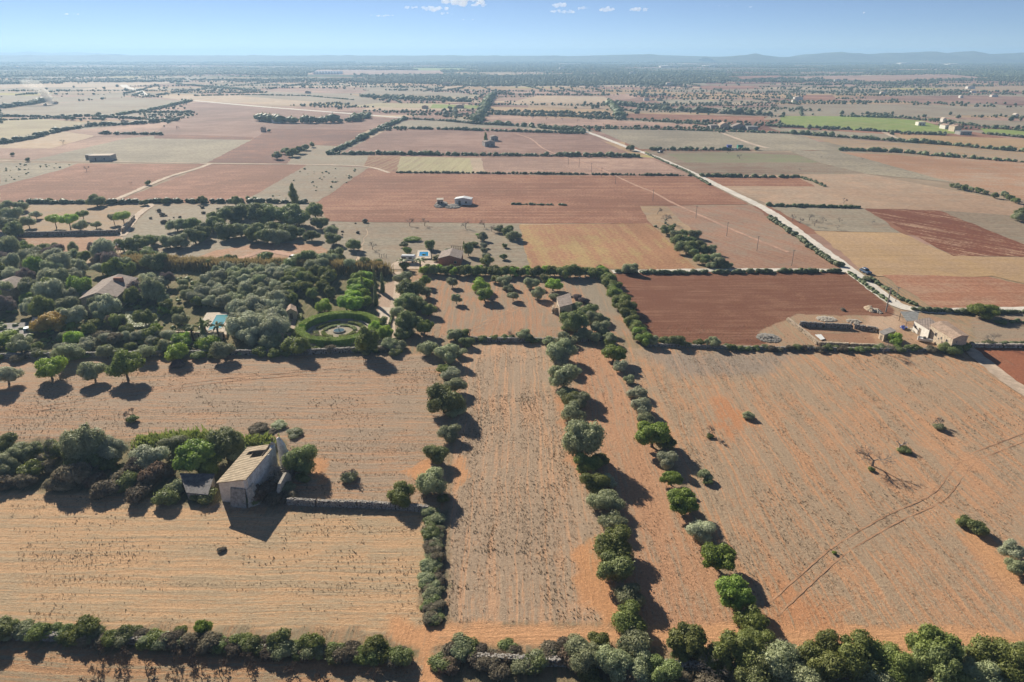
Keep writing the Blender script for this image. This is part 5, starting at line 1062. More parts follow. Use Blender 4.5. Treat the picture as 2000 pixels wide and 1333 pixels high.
# --- generic building from roof corners
def poly_house(name, label, foot, eaves, wallmat, roofmat, cat='house', roof_t=.14, over=.18, ridge=None, wins=(), doors=(), group=None):
    """foot: 4 ground corners counterclockwise from near left (near left, near right, far right, far left); eaves: heights of the four corners"""
    cx = sum(p[0] for p in foot) / 4; cy = sum(p[1] for p in foot) / 4
    root = thing(name, label, cat, (cx, cy, 0), 0, group); F_ = [(x - cx, y - cy) for x, y in foot]
    w_ = MB()
    def gab(i, j, hz):     # a wall quad with optional ridge point
        (x0, y0), (x1, y1) = F_[i], F_[j]; L = math.hypot(x1 - x0, y1 - y0); dx, dy = (x1 - x0) / L, (y1 - y0) / L; nx_, ny_ = -dy * .3, dx * .3
        w_.hexa([(x0, y0, -.1), (x1, y1, -.1), (x1 + nx_, y1 + ny_, -.1), (x0 + nx_, y0 + ny_, -.1)], [(x0, y0, eaves[i]), (x1, y1, eaves[j]), (x1 + nx_, y1 + ny_, eaves[j]), (x0 + nx_, y0 + ny_, eaves[i])])
    w_.prism(F_, -.1, [e - .02 for e in eaves])
    rf = MB(); fo = []
    for i, (x, y) in enumerate(F_):
        L = math.hypot(x, y); fo.append((x * (1 + over / L), y * (1 + over / L)))
    if ridge is None:
        b = [(fo[i][0], fo[i][1], eaves[i]) for i in range(4)]; rf.hexa(b, [(x, y, z + roof_t) for x, y, z in b])
    else:                   # ridge between middle of near side and middle of far side
        A = ((fo[0][0] + fo[1][0]) / 2, (fo[0][1] + fo[1][1]) / 2, ridge); B = ((fo[2][0] + fo[3][0]) / 2, (fo[2][1] + fo[3][1]) / 2, ridge)
        for p, q, s_ in ((0, 3, 1), (1, 2, -1)):
            e0 = (fo[p][0], fo[p][1], eaves[p]); e1 = (fo[q][0], fo[q][1], eaves[q]); bt = [e0, A, B, e1] if s_ > 0 else [A, e0, e1, B]
            rf.hexa(bt, [(x, y, z + roof_t) for x, y, z in bt])
        Ai = ((F_[0][0] + F_[1][0]) / 2, (F_[0][1] + F_[1][1]) / 2); Bi = ((F_[2][0] + F_[3][0]) / 2, (F_[2][1] + F_[3][1]) / 2)
        w_.add([(*F_[0], eaves[0] - .05), (*F_[1], eaves[1] - .05), (*Ai, ridge - .02), (*F_[2], eaves[2] - .05), (*F_[3], eaves[3] - .05), (*Bi, ridge - .02)], [(0, 1, 2), (3, 4, 5), (0, 2, 5, 4), (1, 3, 5, 2)])
    w_.build('wall', wallmat, root); rf.build('roof', roofmat, root)
    for (side, t, z, ww, hh) in wins: opening('window', root, F_, side, t, z, ww, hh)
    for (side, t, ww, hh) in doors: opening('door', root, F_, side, t, 0.0, ww, hh)
    return root
def opening(nm, root, F_, side, t, z, ww, hh):
    (x0, y0), (x1, y1) = F_[side], F_[(side + 1) % 4]; L = math.hypot(x1 - x0, y1 - y0); dx, dy = (x1 - x0) / L, (y1 - y0) / L; nx_, ny_ = dy, -dx
    cx, cy = x0 + dx * L * t, y0 + dy * L * t
    def bx_(m, a0, a1, z0, z1, d0, d1):
        q = [(cx + dx * a + nx_ * d, cy + dy * a + ny_ * d) for a, d in ((a0, d1), (a1, d1), (a1, d0), (a0, d0))]
        m.hexa([(*p, z0) for p in q], [(*p, z1) for p in q])
    f = MB(); w2 = ww / 2; e = .09
    bx_(f, -w2 - e, -w2, z, z + hh, -.05, .05); bx_(f, w2, w2 + e, z, z + hh, -.05, .05); bx_(f, -w2 - e, w2 + e, z + hh, z + hh + e, -.05, .06)
    if nm == 'window': bx_(f, -w2 - e - .05, w2 + e + .05, z - e, z, -.05, .1)
    o = f.build(nm, m_stonep, root); g = MB(); bx_(g, -w2, w2, z, z + hh, -.03, .015); g.build('pane' if nm == 'window' else 'door_leaf', m_glass if nm == 'window' else m_wood, o)
def foot_px(corners, z): return [G(px, py, z) for px, py in corners]
# --- roofless farmhouse
def ruin():
    ox, oy = -43.0, 94.0; root = thing('ruined_farmhouse', 'roofless old farmhouse with tawny tiled roof and stone buttresses', 'ruin', (ox, oy, 0))
    def L(x, y, z=0): return (x - ox, y - oy, z)
    A, B, C_, D = (-45.6, 89.2), (-40.9, 88.4), (-39.6, 98.4), (-44.5, 99.2); T = .45
    def wall(nm, p, q, z0s, mat, inward):   # z0s: list of (t, height)
        m = MB(); dx, dy = q[0] - p[0], q[1] - p[1]; l = math.hypot(dx, dy); nx_, ny_ = -dy / l * T * inward, dx / l * T * inward
        for (t0, h0), (t1, h1) in zip(z0s[:-1], z0s[1:]):
            a = (p[0] + dx * t0, p[1] + dy * t0); b_ = (p[0] + dx * t1, p[1] + dy * t1)
            m.hexa([L(*a, -.1), L(*b_, -.1), L(b_[0] + nx_, b_[1] + ny_, -.1), L(a[0] + nx_, a[1] + ny_, -.1)], [L(*a, h0), L(*b_, h1), L(b_[0] + nx_, b_[1] + ny_, h1), L(a[0] + nx_, a[1] + ny_, h0)])
        return m.build(nm, mat, root)
    wall('wall', A, B, [(0, 3.5), (1, 4.62)], m_plaster, 1)                                   # near gable
    wall('wall', B, C_, [(0, 4.62), (.62, 4.62), (.70, 4.5), (.78, 4.2), (.86, 4.6), (1, 5.0)], m_white2, 1)
    wall('wall', (C_[0], C_[1]), (D[0], D[1]), [(0, 5.0), (.1, 5.3), (.25, 4.4), (1, 3.5)], m_stone, 1)
    wall('wall', D, A, [(0, 3.5), (1, 3.5)], m_plaster, 1)
    # tiled lean-to roof in three pieces round a collapsed bay
    rf = MB(); th = .16
    def sheet(u0, u1, v0, v1, lift=0):       # u along the house, v across (0 low side, 1 high side)
        c = []
        for u, v in ((u0, v0), (u0, v1), (u1, v1), (u1, v0)):
            lo = (lerp(A[0], D[0], u), lerp(A[1], D[1], u)); hi = (lerp(B[0], C_[0], u), lerp(B[1], C_[1], u)); c.append(L(lerp(lo[0], hi[0], v), lerp(lo[1], hi[1], v), lerp(3.52, 4.66, v) + lift))
        rf.hexa(c, [(x, y, z + th) for x, y, z in c])
    sheet(-.025, .64, -.05, 1.04); sheet(.64, .86, -.05, .18); sheet(.86, 1.02, -.05, .80); sheet(.64, .86, .93, 1.04); sheet(.64, .74, .18, .42)
    rf.build('roof', m_tileo, root)
    rb = MB()
    for v in (.34, .58, .78):
        p0 = L(lerp(lerp(A[0], D[0], .62), lerp(B[0], C_[0], .62), v), lerp(lerp(A[1], D[1], .62), lerp(B[1], C_[1], .62), v), lerp(3.4, 4.5, v)); p1 = L(lerp(lerp(A[0], D[0], .9), lerp(B[0], C_[0], .9), v), lerp(lerp(A[1], D[1], .9), lerp(B[1], C_[1], .9), v), lerp(3.4, 4.5, v) - (1.2 if v == .58 else 0)); rb.tube(p0, p1, .09, .07, 6)
    rb.build('rafter', m_wood, root)
    for nm, u0, u1, h, d in (('buttress', .42, .93, 2.9, 1.1),):
        m = MB(); a = (lerp(A[0], B[0], u0), lerp(A[1], B[1], u0) - .02); b_ = (lerp(A[0], B[0], u1), lerp(A[1], B[1], u1) - .02)
        m.hexa([L(a[0] - .12, a[1] - d, -.1), L(b_[0] + .1, b_[1] - d, -.1), L(*b_, -.1), L(*a, -.1)], [L(a[0], a[1] - .25, h), L(b_[0], b_[1] - .25, h), L(*b_, h + .1), L(*a, h + .1)]); m.build(nm, m_stone, root)
    m = MB(); m.hexa([L(-40.86, 87.5, -.1), L(-39.3, 88.4, -.1), L(-39.3, 90.2, -.1), L(-40.84, 90.3, -.1)], [L(-40.88, 88.2, 3.0), L(-40.5, 88.6, 3.0), L(-40.5, 89.9, 3.0), L(-40.84, 90.0, 3.0)]); m.build('buttress', m_stonep, root)
    # roofless side room
    wall('side_wall', (-36.6, 89.6), (-36.4, 95.0), [(0, 1.2), (.2, 2.3), (.7, 2.5), (.85, 2.1), (1, 1.0)], m_stonep, 1)
    wall('side_wall', (-40.3, 90.6), (-36.8, 89.4), [(0, 1.6), (.3, 1.9), (.6, 1.2), (1, 1.3)], m_stone, 1)
    wall('side_wall', (-39.5, 99.0), (-36.8, 98.6), [(0, 5.5), (.12, 5.7), (.3, 5.0), (.45, 4.4), (.55, 3.2), (.75, 2.8), (1, 1.4)], m_white2, 1)
    wall('side_wall', (-36.4, 95.0), (-36.8, 98.6), [(0, 1.0), (.3, .7), (1, 1.2)], m_stone, 1)
    r = random.Random(8); rub = MB()
    for i in range(220):
        x, y = r.uniform(-40, -36.9), r.uniform(90.5, 98.3); s_ = r.uniform(.1, .34); z = r.uniform(0, .9) * (1 - abs(x + 38.4) / 3)
        rub.hexa([L(x - s_, y - s_, z - s_), L(x + s_, y - s_ * .8, z - s_), L(x + s_, y + s_, z - s_), L(x - s_, y + s_, z - s_)], [L(x - s_ * .7, y - s_ * .6, z + s_ * .5), L(x + s_ * .8, y - s_ * .6, z + s_ * .7), L(x + s_ * .6, y + s_, z + s_ * .4), L(x - s_ * .8, y + s_ * .7, z + s_ * .6)])
    rub.build('rubble', m_stone, root)
m_white2 = mat_simple('flaked_whitewash', (.80, .79, .77), .9, .2, .8, .5, fine=5, dark=(.44, .42, .40))
ruin()
for i, (x, y, r_) in enumerate([(-38.3, 94.6, 1.7), (-38.0, 92.6, 1.3), (-38.5, 96.8, 1.4)]):
    plant(x, y, r_, 'twigs', 'bleached', 'bleached dead branches inside the roofless room, %s from the near wall' % ORD[[1, 0, 2][i]], 'shrub', 'dead branches in the ruin', 1.3)
# shed beside it
fp = foot_px([(365,959.5),(405,964.5),(418,931),(353,929.5)], 1.6)
poly_house('lean_to_shed', 'low grey-roofed shed in the thicket left of the ruin', fp, [1.3, 1.35, 1.9, 1.9], m_stone, mat_simple('dark_shed_roof', (.17, .16, .165), .8, .35, 1.5, .3), 'shed', doors=[(1, .5, .9, 1.6)])
# --- stone hut on the plot
fp = foot_px([(1093,599.5),(1117.5,594.5),(1113,576),(1087.5,582.5)], 2.9)
poly_house('stone_hut', 'square tawny stone hut with a sagging tile roof', fp, [2.7, 2.9, 3.3, 3.0], m_pinkw, m_tileg, 'hut', wins=[(3, .6, 1.5, .4, .5)], doors=[(3, .3, .8, 1.7)], over=.12)
(x0, y0) = G(1080, 613); (x1, y1) = G(1093, 613)
stonewall([(x0, y0), (x1, y1 + .3)], 1.5, .45, 20, 'short pale yard wall at the left of the stone hut', m_pinkw, .45, px=False); stonewall([(x0, y0), (x0 + .3, y0 + 3.5)], 1.2, .4, 21, 'low broken wall left of the stone hut door', m_pinkw, .45, px=False)
# --- right farm
fp = foot_px([(1861.5,663),(1891,657),(1850,629),(1818,636)], 3.6)
poly_house('old_farmhouse', 'long two-storey stone farmhouse with a patched pink tile roof', fp, [3.6, 3.6, 3.6, 3.6], m_pinkw, m_tilep, 'house', ridge=4.1, wins=[(3, .30, 1.9, .6, .8), (3, .55, 2.0, .4, .5), (3, .78, 1.9, .6, .8), (0, .3, 2.5, .35, .35), (3, .44, 1.6, .3, .3)], doors=[(3, .64, .9, 1.7)])
fp = foot_px([(1815.5,645.5),(1830,633),(1814.5,622.6),(1786,627)], 2.7)
poly_house('farm_outbuilding', 'whitewashed low wing with a dark mossy roof joined to the farmhouse', fp, [2.7, 2.7, 2.8, 2.7], m_white, m_tileg, 'house', doors=[(3, .45, .8, 1.8)], wins=[(3, .15, 1.2, .5, .5)])
fp = foot_px([(1872,669),(1858,668),(1848,664),(1853,661)], 1.5)
def shelter(label, corners, z, zb, mat, name='shelter', cat='shelter'):
    P = [G(a, b_, z) for a, b_ in corners]; cx = sum(p[0] for p in P) / 4; cy = sum(p[1] for p in P) / 4; root = thing(name, label, cat, (cx, cy, 0)); Q = [(x - cx, y - cy) for x, y in P]; zz = [z, z, zb, zb]
    MB().hexa([(*Q[i], zz[i]) for i in range(4)], [(*Q[i], zz[i] + .08) for i in range(4)]).build('roof', mat, root)
    for i in range(4): MB().tube((Q[i][0] * .92, Q[i][1] * .92, -.1), (Q[i][0] * .92, Q[i][1] * .92, zz[i]), .08, .07, 6).build('post', m_wood, root)
    return root
shelter('open shelter with a dark sagging sheet roof behind the farmhouse', [(1771,628.5),(1792,626),(1795,609.5),(1758,609.5)], 2.45, 2.5, m_sheet)
fp = foot_px([(1727.5,654),(1749,648),(1738,641.5),(1718,648)], 1.8)
poly_house('goat_shed', 'tiny grey-roofed shed at the corner of the pen', fp, [1.7, 1.9, 1.9, 1.7], m_pinkw, m_conc, 'shed', doors=[(3, .5, .6, 1.2)])
def boat():
    x, y = G(1806, 668); root = thing('rowing_boat', 'white beached boat in the yard before the farmhouse', 'boat', (x, y, .0), R(-28)); hull = MB(); n = 9; prof = []
    for i in range(n + 1):
        t = i / n; X = -1.6 + 3.2 * t; wv = .80 * math.sin(math.pi * min(1, .18 + t * .86)) ** .7; prof.append([(X, -wv, .85 + .2 * (1 - t) ** 2), (X, -wv * .7, .30), (X, 0, .12), (X, wv * .7, .30), (X, wv, .85 + .2 * (1 - t) ** 2)])
    vs = [p for q in prof for p in q]; fs = []
    for i in range(n):
        for j in range(4): a = i * 5 + j; fs.append((a, a + 5, a + 6, a + 1))
    fs.append((0, 1, 2, 3, 4)); fs.append(tuple(n * 5 + j for j in (4, 3, 2, 1, 0))); hull.add(vs, fs)
    o = hull.build('hull', m_whitep, root); sm = o.modifiers.new('thick', 'SOLIDIFY'); sm.thickness = .05
    MB().box(-1.35, -.5, .70, -.4, .5, .78).build('foredeck', m_whitep, root); MB().box(.9, -.6, .62, 1.2, .6, .68).build('seat', m_wood, root); MB().box(.1, -.6, .62, .4, .6, .68).build('seat', m_wood, root)
    MB().box(-.5, -.35, .78, .05, .35, 1.25).build('cabin', m_glass, root)
boat()
def sheet_obj(name, px, z, mat, label, cat, seed=0, amp=.12):
    r = random.Random(seed); (x0, y0), (x1, y1), (x2, y2), (x3, y3) = [G(*p) for p in px]; n = 8; m = MB(); vs = []
    for i in range(n + 1):
        for j in range(n + 1):
            u, v = i / n, j / n; X = lerp(lerp(x0, x1, u), lerp(x3, x2, u), v); Y = lerp(lerp(y0, y1, u), lerp(y3, y2, u), v); vs.append((X + r.uniform(-.06, .06), Y + r.uniform(-.06, .06), z + r.uniform(0, amp)))
    m.add(vs, [(i * (n + 1) + j, (i + 1) * (n + 1) + j, (i + 1) * (n + 1) + j + 1, i * (n + 1) + j + 1) for i in range(n) for j in range(n)])
    o = m.build(name, mat); s_ = o.modifiers.new('thick', 'SOLIDIFY'); s_.thickness = .03; return tag(o, label, cat)
m_blue = mat_simple('blue_tarp', (.035, .07, .33), .5, .2, 3, .2, .4)
sheet_obj('tarpaulin', [(1756,641),(1764,646),(1773,643),(1763,638)], .15, m_blue, 'deep blue tarpaulin on the ground before the open shelter', 'tarpaulin', 1, .5)
sheet_obj('white_sheet', [(1591,656),(1603,666),(1611,664),(1603,655)], .25, m_whitep, 'flat white sheet lying in the left corner of the pen', 'sheet', 2, .04)
# --- red house with pool
(xa, ya), (xb, yb) = G(857, 520), G(900, 520)
poly_house('red_house', 'red-walled bungalow with a grey tiled gable roof', [(xa, ya), (xb, yb - .3), (xb + .2, yb + 8.5), (xa + .4, ya + 8.6)], [2.5, 2.5, 2.5, 2.5], m_brick, m_tileg, 'house', ridge=3.6, wins=[(0, .75, 1.0, .7, .7)], over=.35)
MB().tube((G(880, 503, 3.7)[0], ya + .2, 3.72), (G(880, 503, 3.7)[0], ya + 8.4, 3.72), .12, .12, 6)
def pool(name, px, z, water, rimw, label, terrace=None, tlabel=None):
    P = [G(*p, z) for p in px]; cx = sum(p[0] for p in P) / 4; cy = sum(p[1] for p in P) / 4; root = thing(name, label, 'pool', (cx, cy, 0)); Q = [(x - cx, y - cy) for x, y in P]
    if terrace:
        T_ = [(G(*p, z)[0] - cx, G(*p, z)[1] - cy) for p in terrace]; MB().prism(T_, -.1, z).build('terrace', m_terr, root)
    k = 1 + rimw; O = []
    for x, y in Q: L_ = math.hypot(x, y); O.append((x * (1 + rimw / L_), y * (1 + rimw / L_)))
    m = MB()
    for i in range(4):
        j = (i + 1) % 4; m.hexa([(*O[i], -.1), (*O[j], -.1), (*Q[j], -.1), (*Q[i], -.1)], [(*O[i], z + .09), (*O[j], z + .09), (*Q[j], z + .09), (*Q[i], z + .09)])
    m.build('rim', m_white, root); MB().prism(Q, -.1, z + .035).build('water', water, root); return root
pool('swimming_pool', [(406,646),(432,641),(447.5,615),(423,616)], .9, mat_water('pool_water', (.16, .42, .46)), .35, 'long turquoise swimming pool on its own pale terrace', [(386,640),(442,654),(452,610),(404,611)])
pool('plunge_pool', [(818.5,501),(836.5,501),(836.5,492.5),(819.5,492.5)], .5, mat_water('blue_pool_water', (.03, .30, .62)), .5, 'small bright blue pool behind the white caravan', [(813,505),(842,505),(840,489),(816,489)])
pool('garden_basin', [(555,645),(561,645),(566,632),(561,632)], .15, mat_water('basin_water', (.12, .30, .34)), .2, 'narrow water basin between the two garden pavilions')
def caravan():
    x, y = G(798, 513); root = thing('caravan', 'white motor caravan parked beside the palm', 'caravan', (x, y, 0), R(-4))
    b = MB().box(-2.4, -1.0, .55, 2.4, 1.0, 2.6).build('body', m_whitep, root, bevel=.25); MB().box(-2.0, -1.02, 1.5, -.6, -1.0, 2.1).build('window', m_glass, root); MB().box(.3, -1.02, 1.5, 1.4, -1.0, 2.1).build('window', m_glass, root)
    for sx in (-1.3, 1.5):
        for sy in (-.95, .95): MB().tube((sx, sy - .1, .33), (sx, sy + .1, .33), .33, .33, 12).build('wheel', m_grout, root)
caravan()
def disc(name, x, y, z, r_, mat, label=None, n=48):
    o = MB().prism([(x + r_ * math.cos(2 * math.pi * i / n), y + r_ * math.sin(2 * math.pi * i / n)) for i in range(n)], -.1, z).build(name, mat); return o
# caravan yard and house yard surfaces
def patch(px, mat, z=.11, name='yard'):
    pts = jitter_poly([G(*p) for p in px], .8, 1.5); me = bpy.data.meshes.new(name); me.from_pydata([(x, y, z) for x, y in pts], [], [tuple(range(len(pts)))]); me.update()
    if me.polygons[0].normal.z < 0: me.flip_normals()
    return kind(obj(name, me, mat), 'structure')
patch([(765,518),(785,503),(812,505),(850,512),(900,518),(905,526),(760,527)], m_lane); patch([(834,516),(858,516),(862,524),(834,524)], m_terr, .13)
patch([(880,655),(1,1),(2,2)] if False else [(188,661),(345,658),(345,653),(188,656)], m_terr, .16, 'path'); patch([(740,600),(762,602),(760,640),(742,636)], m_grave, .16)
patch([(-40,632),(60,632),(75,648),(40,668),(-40,665)], m_conc, .17, 'yard')
patch([(556,612),(582,608),(578,640),(560,668),(536,668)], m_lane, .16, 'path')
# lime green spreading plant, vine posts
x, y, r_ = at_px(803, 467, 32, .2); o = plant(x, y, r_, 'bush', 'lime', 'wide low lime green spreading plant behind the blue pool', 'plant', None, .35); 
x, y, r_ = at_px(937, 458, 14, .3); plant(x, y, r_, 'bush', 'lime', 'small lime green plant at the head of the tree column', 'plant', None, .4)
for i in range(7):
    x, y = G(882 + i * 3.6, 488 + i * .3); tag(MB().tube((x, y, -.1), (x, y, 1.5), .12, .10, 6).tube((x - .35, y, 1.45), (x + .35, y, 1.45), .06, .06, 5).build('vine_post', m_wood), 'dark post with a crossbar, %s from the left behind the red house' % ORD[i], 'post', 'vine posts behind the red house')
for i in range(4):
    x, y = G(741 + i * 4.5, 503 + (i % 2)); tag(MB().tube((x, y, -.1), (x + .05, y, 1.3), .10, .08, 6).tube((x, y, 1.1), (x + .25, y, 1.35), .05, .05, 5).build('fence_post', m_wood), 'dark stake, %s from the left in the bare field left of the caravan' % ORD[i], 'post', 'stakes left of the caravan')
# --- villa and garden
def gable_from_ridge(name, label, pa, pb, zr, half, ze, wall, roof, ext=0, cat='house', wins=(), doors=()):
    ax, ay = G(*pa, zr); bx2, by2 = G(*pb, zr); L_ = math.hypot(bx2 - ax, by2 - ay); dx, dy = (bx2 - ax) / L_, (by2 - ay) / L_; nx_, ny_ = dy, -dx
    return poly_house(name, label, [(ax - nx_ * half, ay - ny_ * half), (ax + nx_ * half, ay + ny_ * half), (bx2 + nx_ * half, by2 + ny_ * half), (bx2 - nx_ * half, by2 - ny_ * half)], [ze] * 4, wall, roof, cat, ridge=zr, over=.5, wins=wins, doors=doors)
gable_from_ridge('villa', 'large sandy villa with a grey-brown tiled gable roof in the olives', (190,572), (232,537), 5.4, 4.6, 3.9, m_pinkw, m_tileg, wins=[(0, .75, .9, 2.6, 1.6), (0, .3, 2.2, .7, .9), (1, .3, 1.5, 1, 1)], doors=[(0, .5, .9, 2.0)])
x, y = G(232, 549, 5); MB().box(x - 1.2, y - .5, 4.4, x + 1.2, y + .5, 6.0).build('brick_chimney', m_brick); o = bpy.data.objects['brick_chimney']; tag(o, 'broad red brick chimney on the right slope of the villa roof', 'chimney')
fp = foot_px([(160,576),(187,576),(197,564),(171,564.5)], 3.2)
poly_house('villa_wing', 'flat-roofed sandy wing at the near left of the villa', fp, [3.2] * 4, m_pinkw, m_terr, 'house', wins=[(0, .5, 1.2, .9, 1.1)])
gable_from_ridge('neighbour_villa', 'tiled house half hidden at the left edge of the picture', (-12,562), (26,541), 5.0, 3.6, 3.8, m_pinkw, m_tileg, wins=[(0, .5, 1.5, .8, 1)])
fp = foot_px([(537,655),(553,655),(553,644),(540,643)], 2.2); poly_house('garden_pavilion', 'near little pavilion with a pale pyramid-like tile roof', fp, [2.1] * 4, m_pinkw, m_tilep, 'pavilion', ridge=3.0, doors=[(1, .5, .8, 1.8)], over=.3)
fp = foot_px([(557,610),(579,609),(577,600),(560,601)], 2.2); poly_house('garden_pavilion', 'far little pavilion with a wide red tile roof', fp, [2.1] * 4, m_pinkw, m_tilep, 'pavilion', ridge=3.0, doors=[(0, .5, .8, 1.8)], over=.3)
shelter('pale carport roof beside the golden tree', [(60,633),(80,634),(84,621),(64,622)], 2.3, 2.5, m_terr, 'carport', 'carport')
x, y = G(161, 673); root = thing('stone_trough', 'white stone trough beside the garden steps', 'trough', (x, y, 0), R(20)); MB().box(-1.5, -.7, -.1, 1.5, .7, .55).build('basin', m_white, root, bevel=.05); MB().box(-1.25, -.5, .5, 1.25, .5, .57).build('water', m_glass, root)
def hedge_box(pts, h, wd, leaf, name, label, cat='hedge', n=3000, size=.10, closed=False, parent=None):
    """clipped hedge: box core under a close skin of leaf sprays"""
    P = [Vector((p[0], p[1], 0)) for p in pts]; seg = []; core_v = []; rg_ = np.random.default_rng(len(label) + n); V = []
    m = MB(); Ls = [(P[i + 1] - P[i]).length for i in range(len(P) - 1)]; tot = sum(Ls)
    for i in range(len(P) - 1):
        a, b_ = P[i], P[i + 1]; d = (b_ - a).normalized(); nn = Vector((-d.y, d.x, 0)); w2 = wd / 2 - .06
        q = [a - nn * w2, b_ - nn * w2, b_ + nn * w2, a + nn * w2]; m.hexa([(v.x, v.y, -.05) for v in q], [(v.x, v.y, h - .08) for v in q])
        k = int(n * Ls[i] / tot); t = rg_.random(k); side = rg_.choice(3, k, p=[.3, .3, .4]); z = rg_.random(k) * h; off = np.where(side == 0, -wd / 2, np.where(side == 1, wd / 2, (rg_.random(k) - .5) * wd)); z = np.where(side == 2, h, z) + rg_.normal(0, .05, k); off = off + rg_.normal(0, .05, k)
        V.append(np.stack([a.x + (b_.x - a.x) * t + nn.x * off, a.y + (b_.y - a.y) * t + nn.y * off, z], 1))
    Pp = np.vstack(V); k = len(Pp); A = rg_.normal(size=(k, 3)); A /= np.linalg.norm(A, axis=1)[:, None]; B = np.cross(A, rg_.normal(size=(k, 3))); B /= np.linalg.norm(B, axis=1)[:, None]; s_ = size * rg_.uniform(.6, 1.4, k)[:, None]
    Q = np.stack([Pp - A * s_, Pp - B * s_ * .7, Pp + A * s_, Pp + B * s_ * .7], 1).reshape(-1, 3)
    if parent is None: root = thing(name, label, cat)
    else: root = parent
    m.build('core' if parent is None else name, LEAF[leaf], root); obj('foliage', mesh_np('foliage', Q, np.arange(4 * k).reshape(-1, 4)), LEAF[leaf], root); return root
def arc(cx, cy, r_, a0, a1, n=40): return [(cx + r_ * math.cos(R(lerp(a0, a1, i / n))), cy + r_ * math.sin(R(lerp(a0, a1, i / n)))) for i in range(n + 1)]
RX, RY = G(661, 634.5, 2.0)
hedge_box(arc(RX, RY, 9.3, -172, 178, 72), 2.0, 1.9, 'hedge', 'ring_hedge', 'tall clipped bright green ring hedge round the sunken garden', n=26000, size=.10)
m_grave2 = mat_simple('garden_gravel', (.40, .34, .24), .95, .3, .8, .3)
disc_o = disc('garden_floor', RX, RY, .19, 8.6, m_grave2); kind(disc_o, 'structure')
hedge_box(arc(RX, RY, 6.0, 100, 165, 16), .6, 1.0, 'moss', 'box_hedge', 'outer low box hedge on the far left of the round garden', n=1500); hedge_box(arc(RX, RY, 6.0, 20, 80, 16), .6, 1.0, 'dark', 'box_hedge', 'outer low box hedge on the far right of the round garden', n=1500)
hedge_box(arc(RX, RY, 5.7, 185, 262, 16), .6, 1.1, 'ygreen', 'box_hedge', 'outer low box hedge on the near left of the round garden', n=1500); hedge_box(arc(RX, RY, 5.7, -82, -5, 16), .6, 1.1, 'ygreen', 'box_hedge', 'outer low box hedge on the near right of the round garden', n=1500)
hedge_box(arc(RX, RY, 3.9, 185, 258, 14), .5, .9, 'ygreen', 'box_hedge', 'inner yellowish hedge on the near left of the fountain', n=1000); hedge_box(arc(RX, RY, 3.9, -78, -5, 14), .5, .9, 'ygreen', 'box_hedge', 'inner yellowish hedge on the near right of the fountain', n=1000); hedge_box(arc(RX, RY, 3.9, 10, 170, 20), .5, .9, 'dark', 'box_hedge', 'inner dark hedge behind the fountain', n=1400)
def arc_bench(a0, a1, r_, label):
    m = MB(); A0 = arc(RX, RY, r_, a0, a1, 12); A1 = arc(RX, RY, r_ + .5, a0, a1, 12)
    for i in range(12): m.hexa([(*A0[i], .1), (*A1[i], .1), (*A1[i + 1], .1), (*A0[i + 1], .1)], [(*A0[i], .62), (*A1[i], .62), (*A1[i + 1], .62), (*A0[i + 1], .62)])
    tag(m.build('stone_bench', m_grey), label, 'bench')
arc_bench(160, 200, 7.3, 'curved stone bench on the left of the round garden'); arc_bench(10, 60, 7.3, 'curved stone bench on the right of the round garden'); arc_bench(75, 125, 7.3, 'curved stone bench in shade at the back of the round garden')
root = thing('fountain', 'round stone fountain at the centre of the ring garden', 'fountain', (RX, RY, 0)); n = 24
MB().prism([(1.5 * math.cos(2 * math.pi * i / n), 1.5 * math.sin(2 * math.pi * i / n)) for i in range(n)], -.1, .5).build('basin', m_grey, root); MB().prism([(1.3 * math.cos(2 * math.pi * i / n), 1.3 * math.sin(2 * math.pi * i / n)) for i in range(n)], .3, .53).build('water', mat_water('fountain_water', (.1, .16, .17)), root); MB().tube((0, 0, .5), (0, 0, 1.5), .12, .08, 8).tube((0, 0, 1.5), (0, 0, 1.6), .4, .45, 10).build('spout', m_grey, root)
for i in range(12):
    a = G(232 + i * 6.0, 643 - i * .2); b_ = G(250 + i * 6.0, 612 - i * .2); hedge_box([a, b_], .55, .7, 'silver', 'lavender_row', 'clipped grey lavender row, %s from the left on the villa terrace' % ORD[i], n=700, size=.12, cat='lavender')
for i in range(6):
    a = G(113 + i * 4.5, 606); b_ = G(124 + i * 4.5, 594); hedge_box([a, b_], .5, .5, 'ygreen' if i % 2 else 'bright', 'herb_row', 'low green bed row, %s from the left below the villa wing' % ORD[i], n=400, cat='plant bed')
hedge_box([G(556, 690), G(566, 672), G(583, 640), G(588, 618)], .9, .8, 'ygreen', 'box_hedge', 'straight clipped hedge left of the ring hedge', n=2500)
hedge_box([G(768, 612), G(757, 650)], .7, .5, 'dark', 'box_hedge', 'dark low hedge beside the lane right of the ring garden', n=900)
# rusty wind pump
x, y = G(233, 503); root = thing('wind_pump', 'rusty ruined wind pump standing above the grove', 'wind pump', (x, y, 0)); m = MB()
for sx, sy in ((-1, -1), (1, -1), (1, 1), (-1, 1)): m.tube((sx * .8, sy * .8, -.1), (sx * .3, sy * .3, 4.4), .08, .07, 5)
for z in (1.2, 2.6, 4.0):
    k = lerp(.8, .3, z / 4.4)
    for a, b_ in (((-k, -k), (k, -k)), ((k, -k), (k, k)), ((k, k), (-k, k)), ((-k, k), (-k, -k))): m.tube((*a, z), (*b_, z), .05, .05, 4)
m.build('tower', m_metal, root); MB().box(-1.3, -.06, 2.7, 1.3, .06, 3.2).build('tail_vane', m_metal, root); MB().box(-.5, -.5, 4.35, .5, .5, 4.5).tube((0, 0, 4.4), (0, 0, 5.2), .3, .2, 8).build('head', m_grey, root)
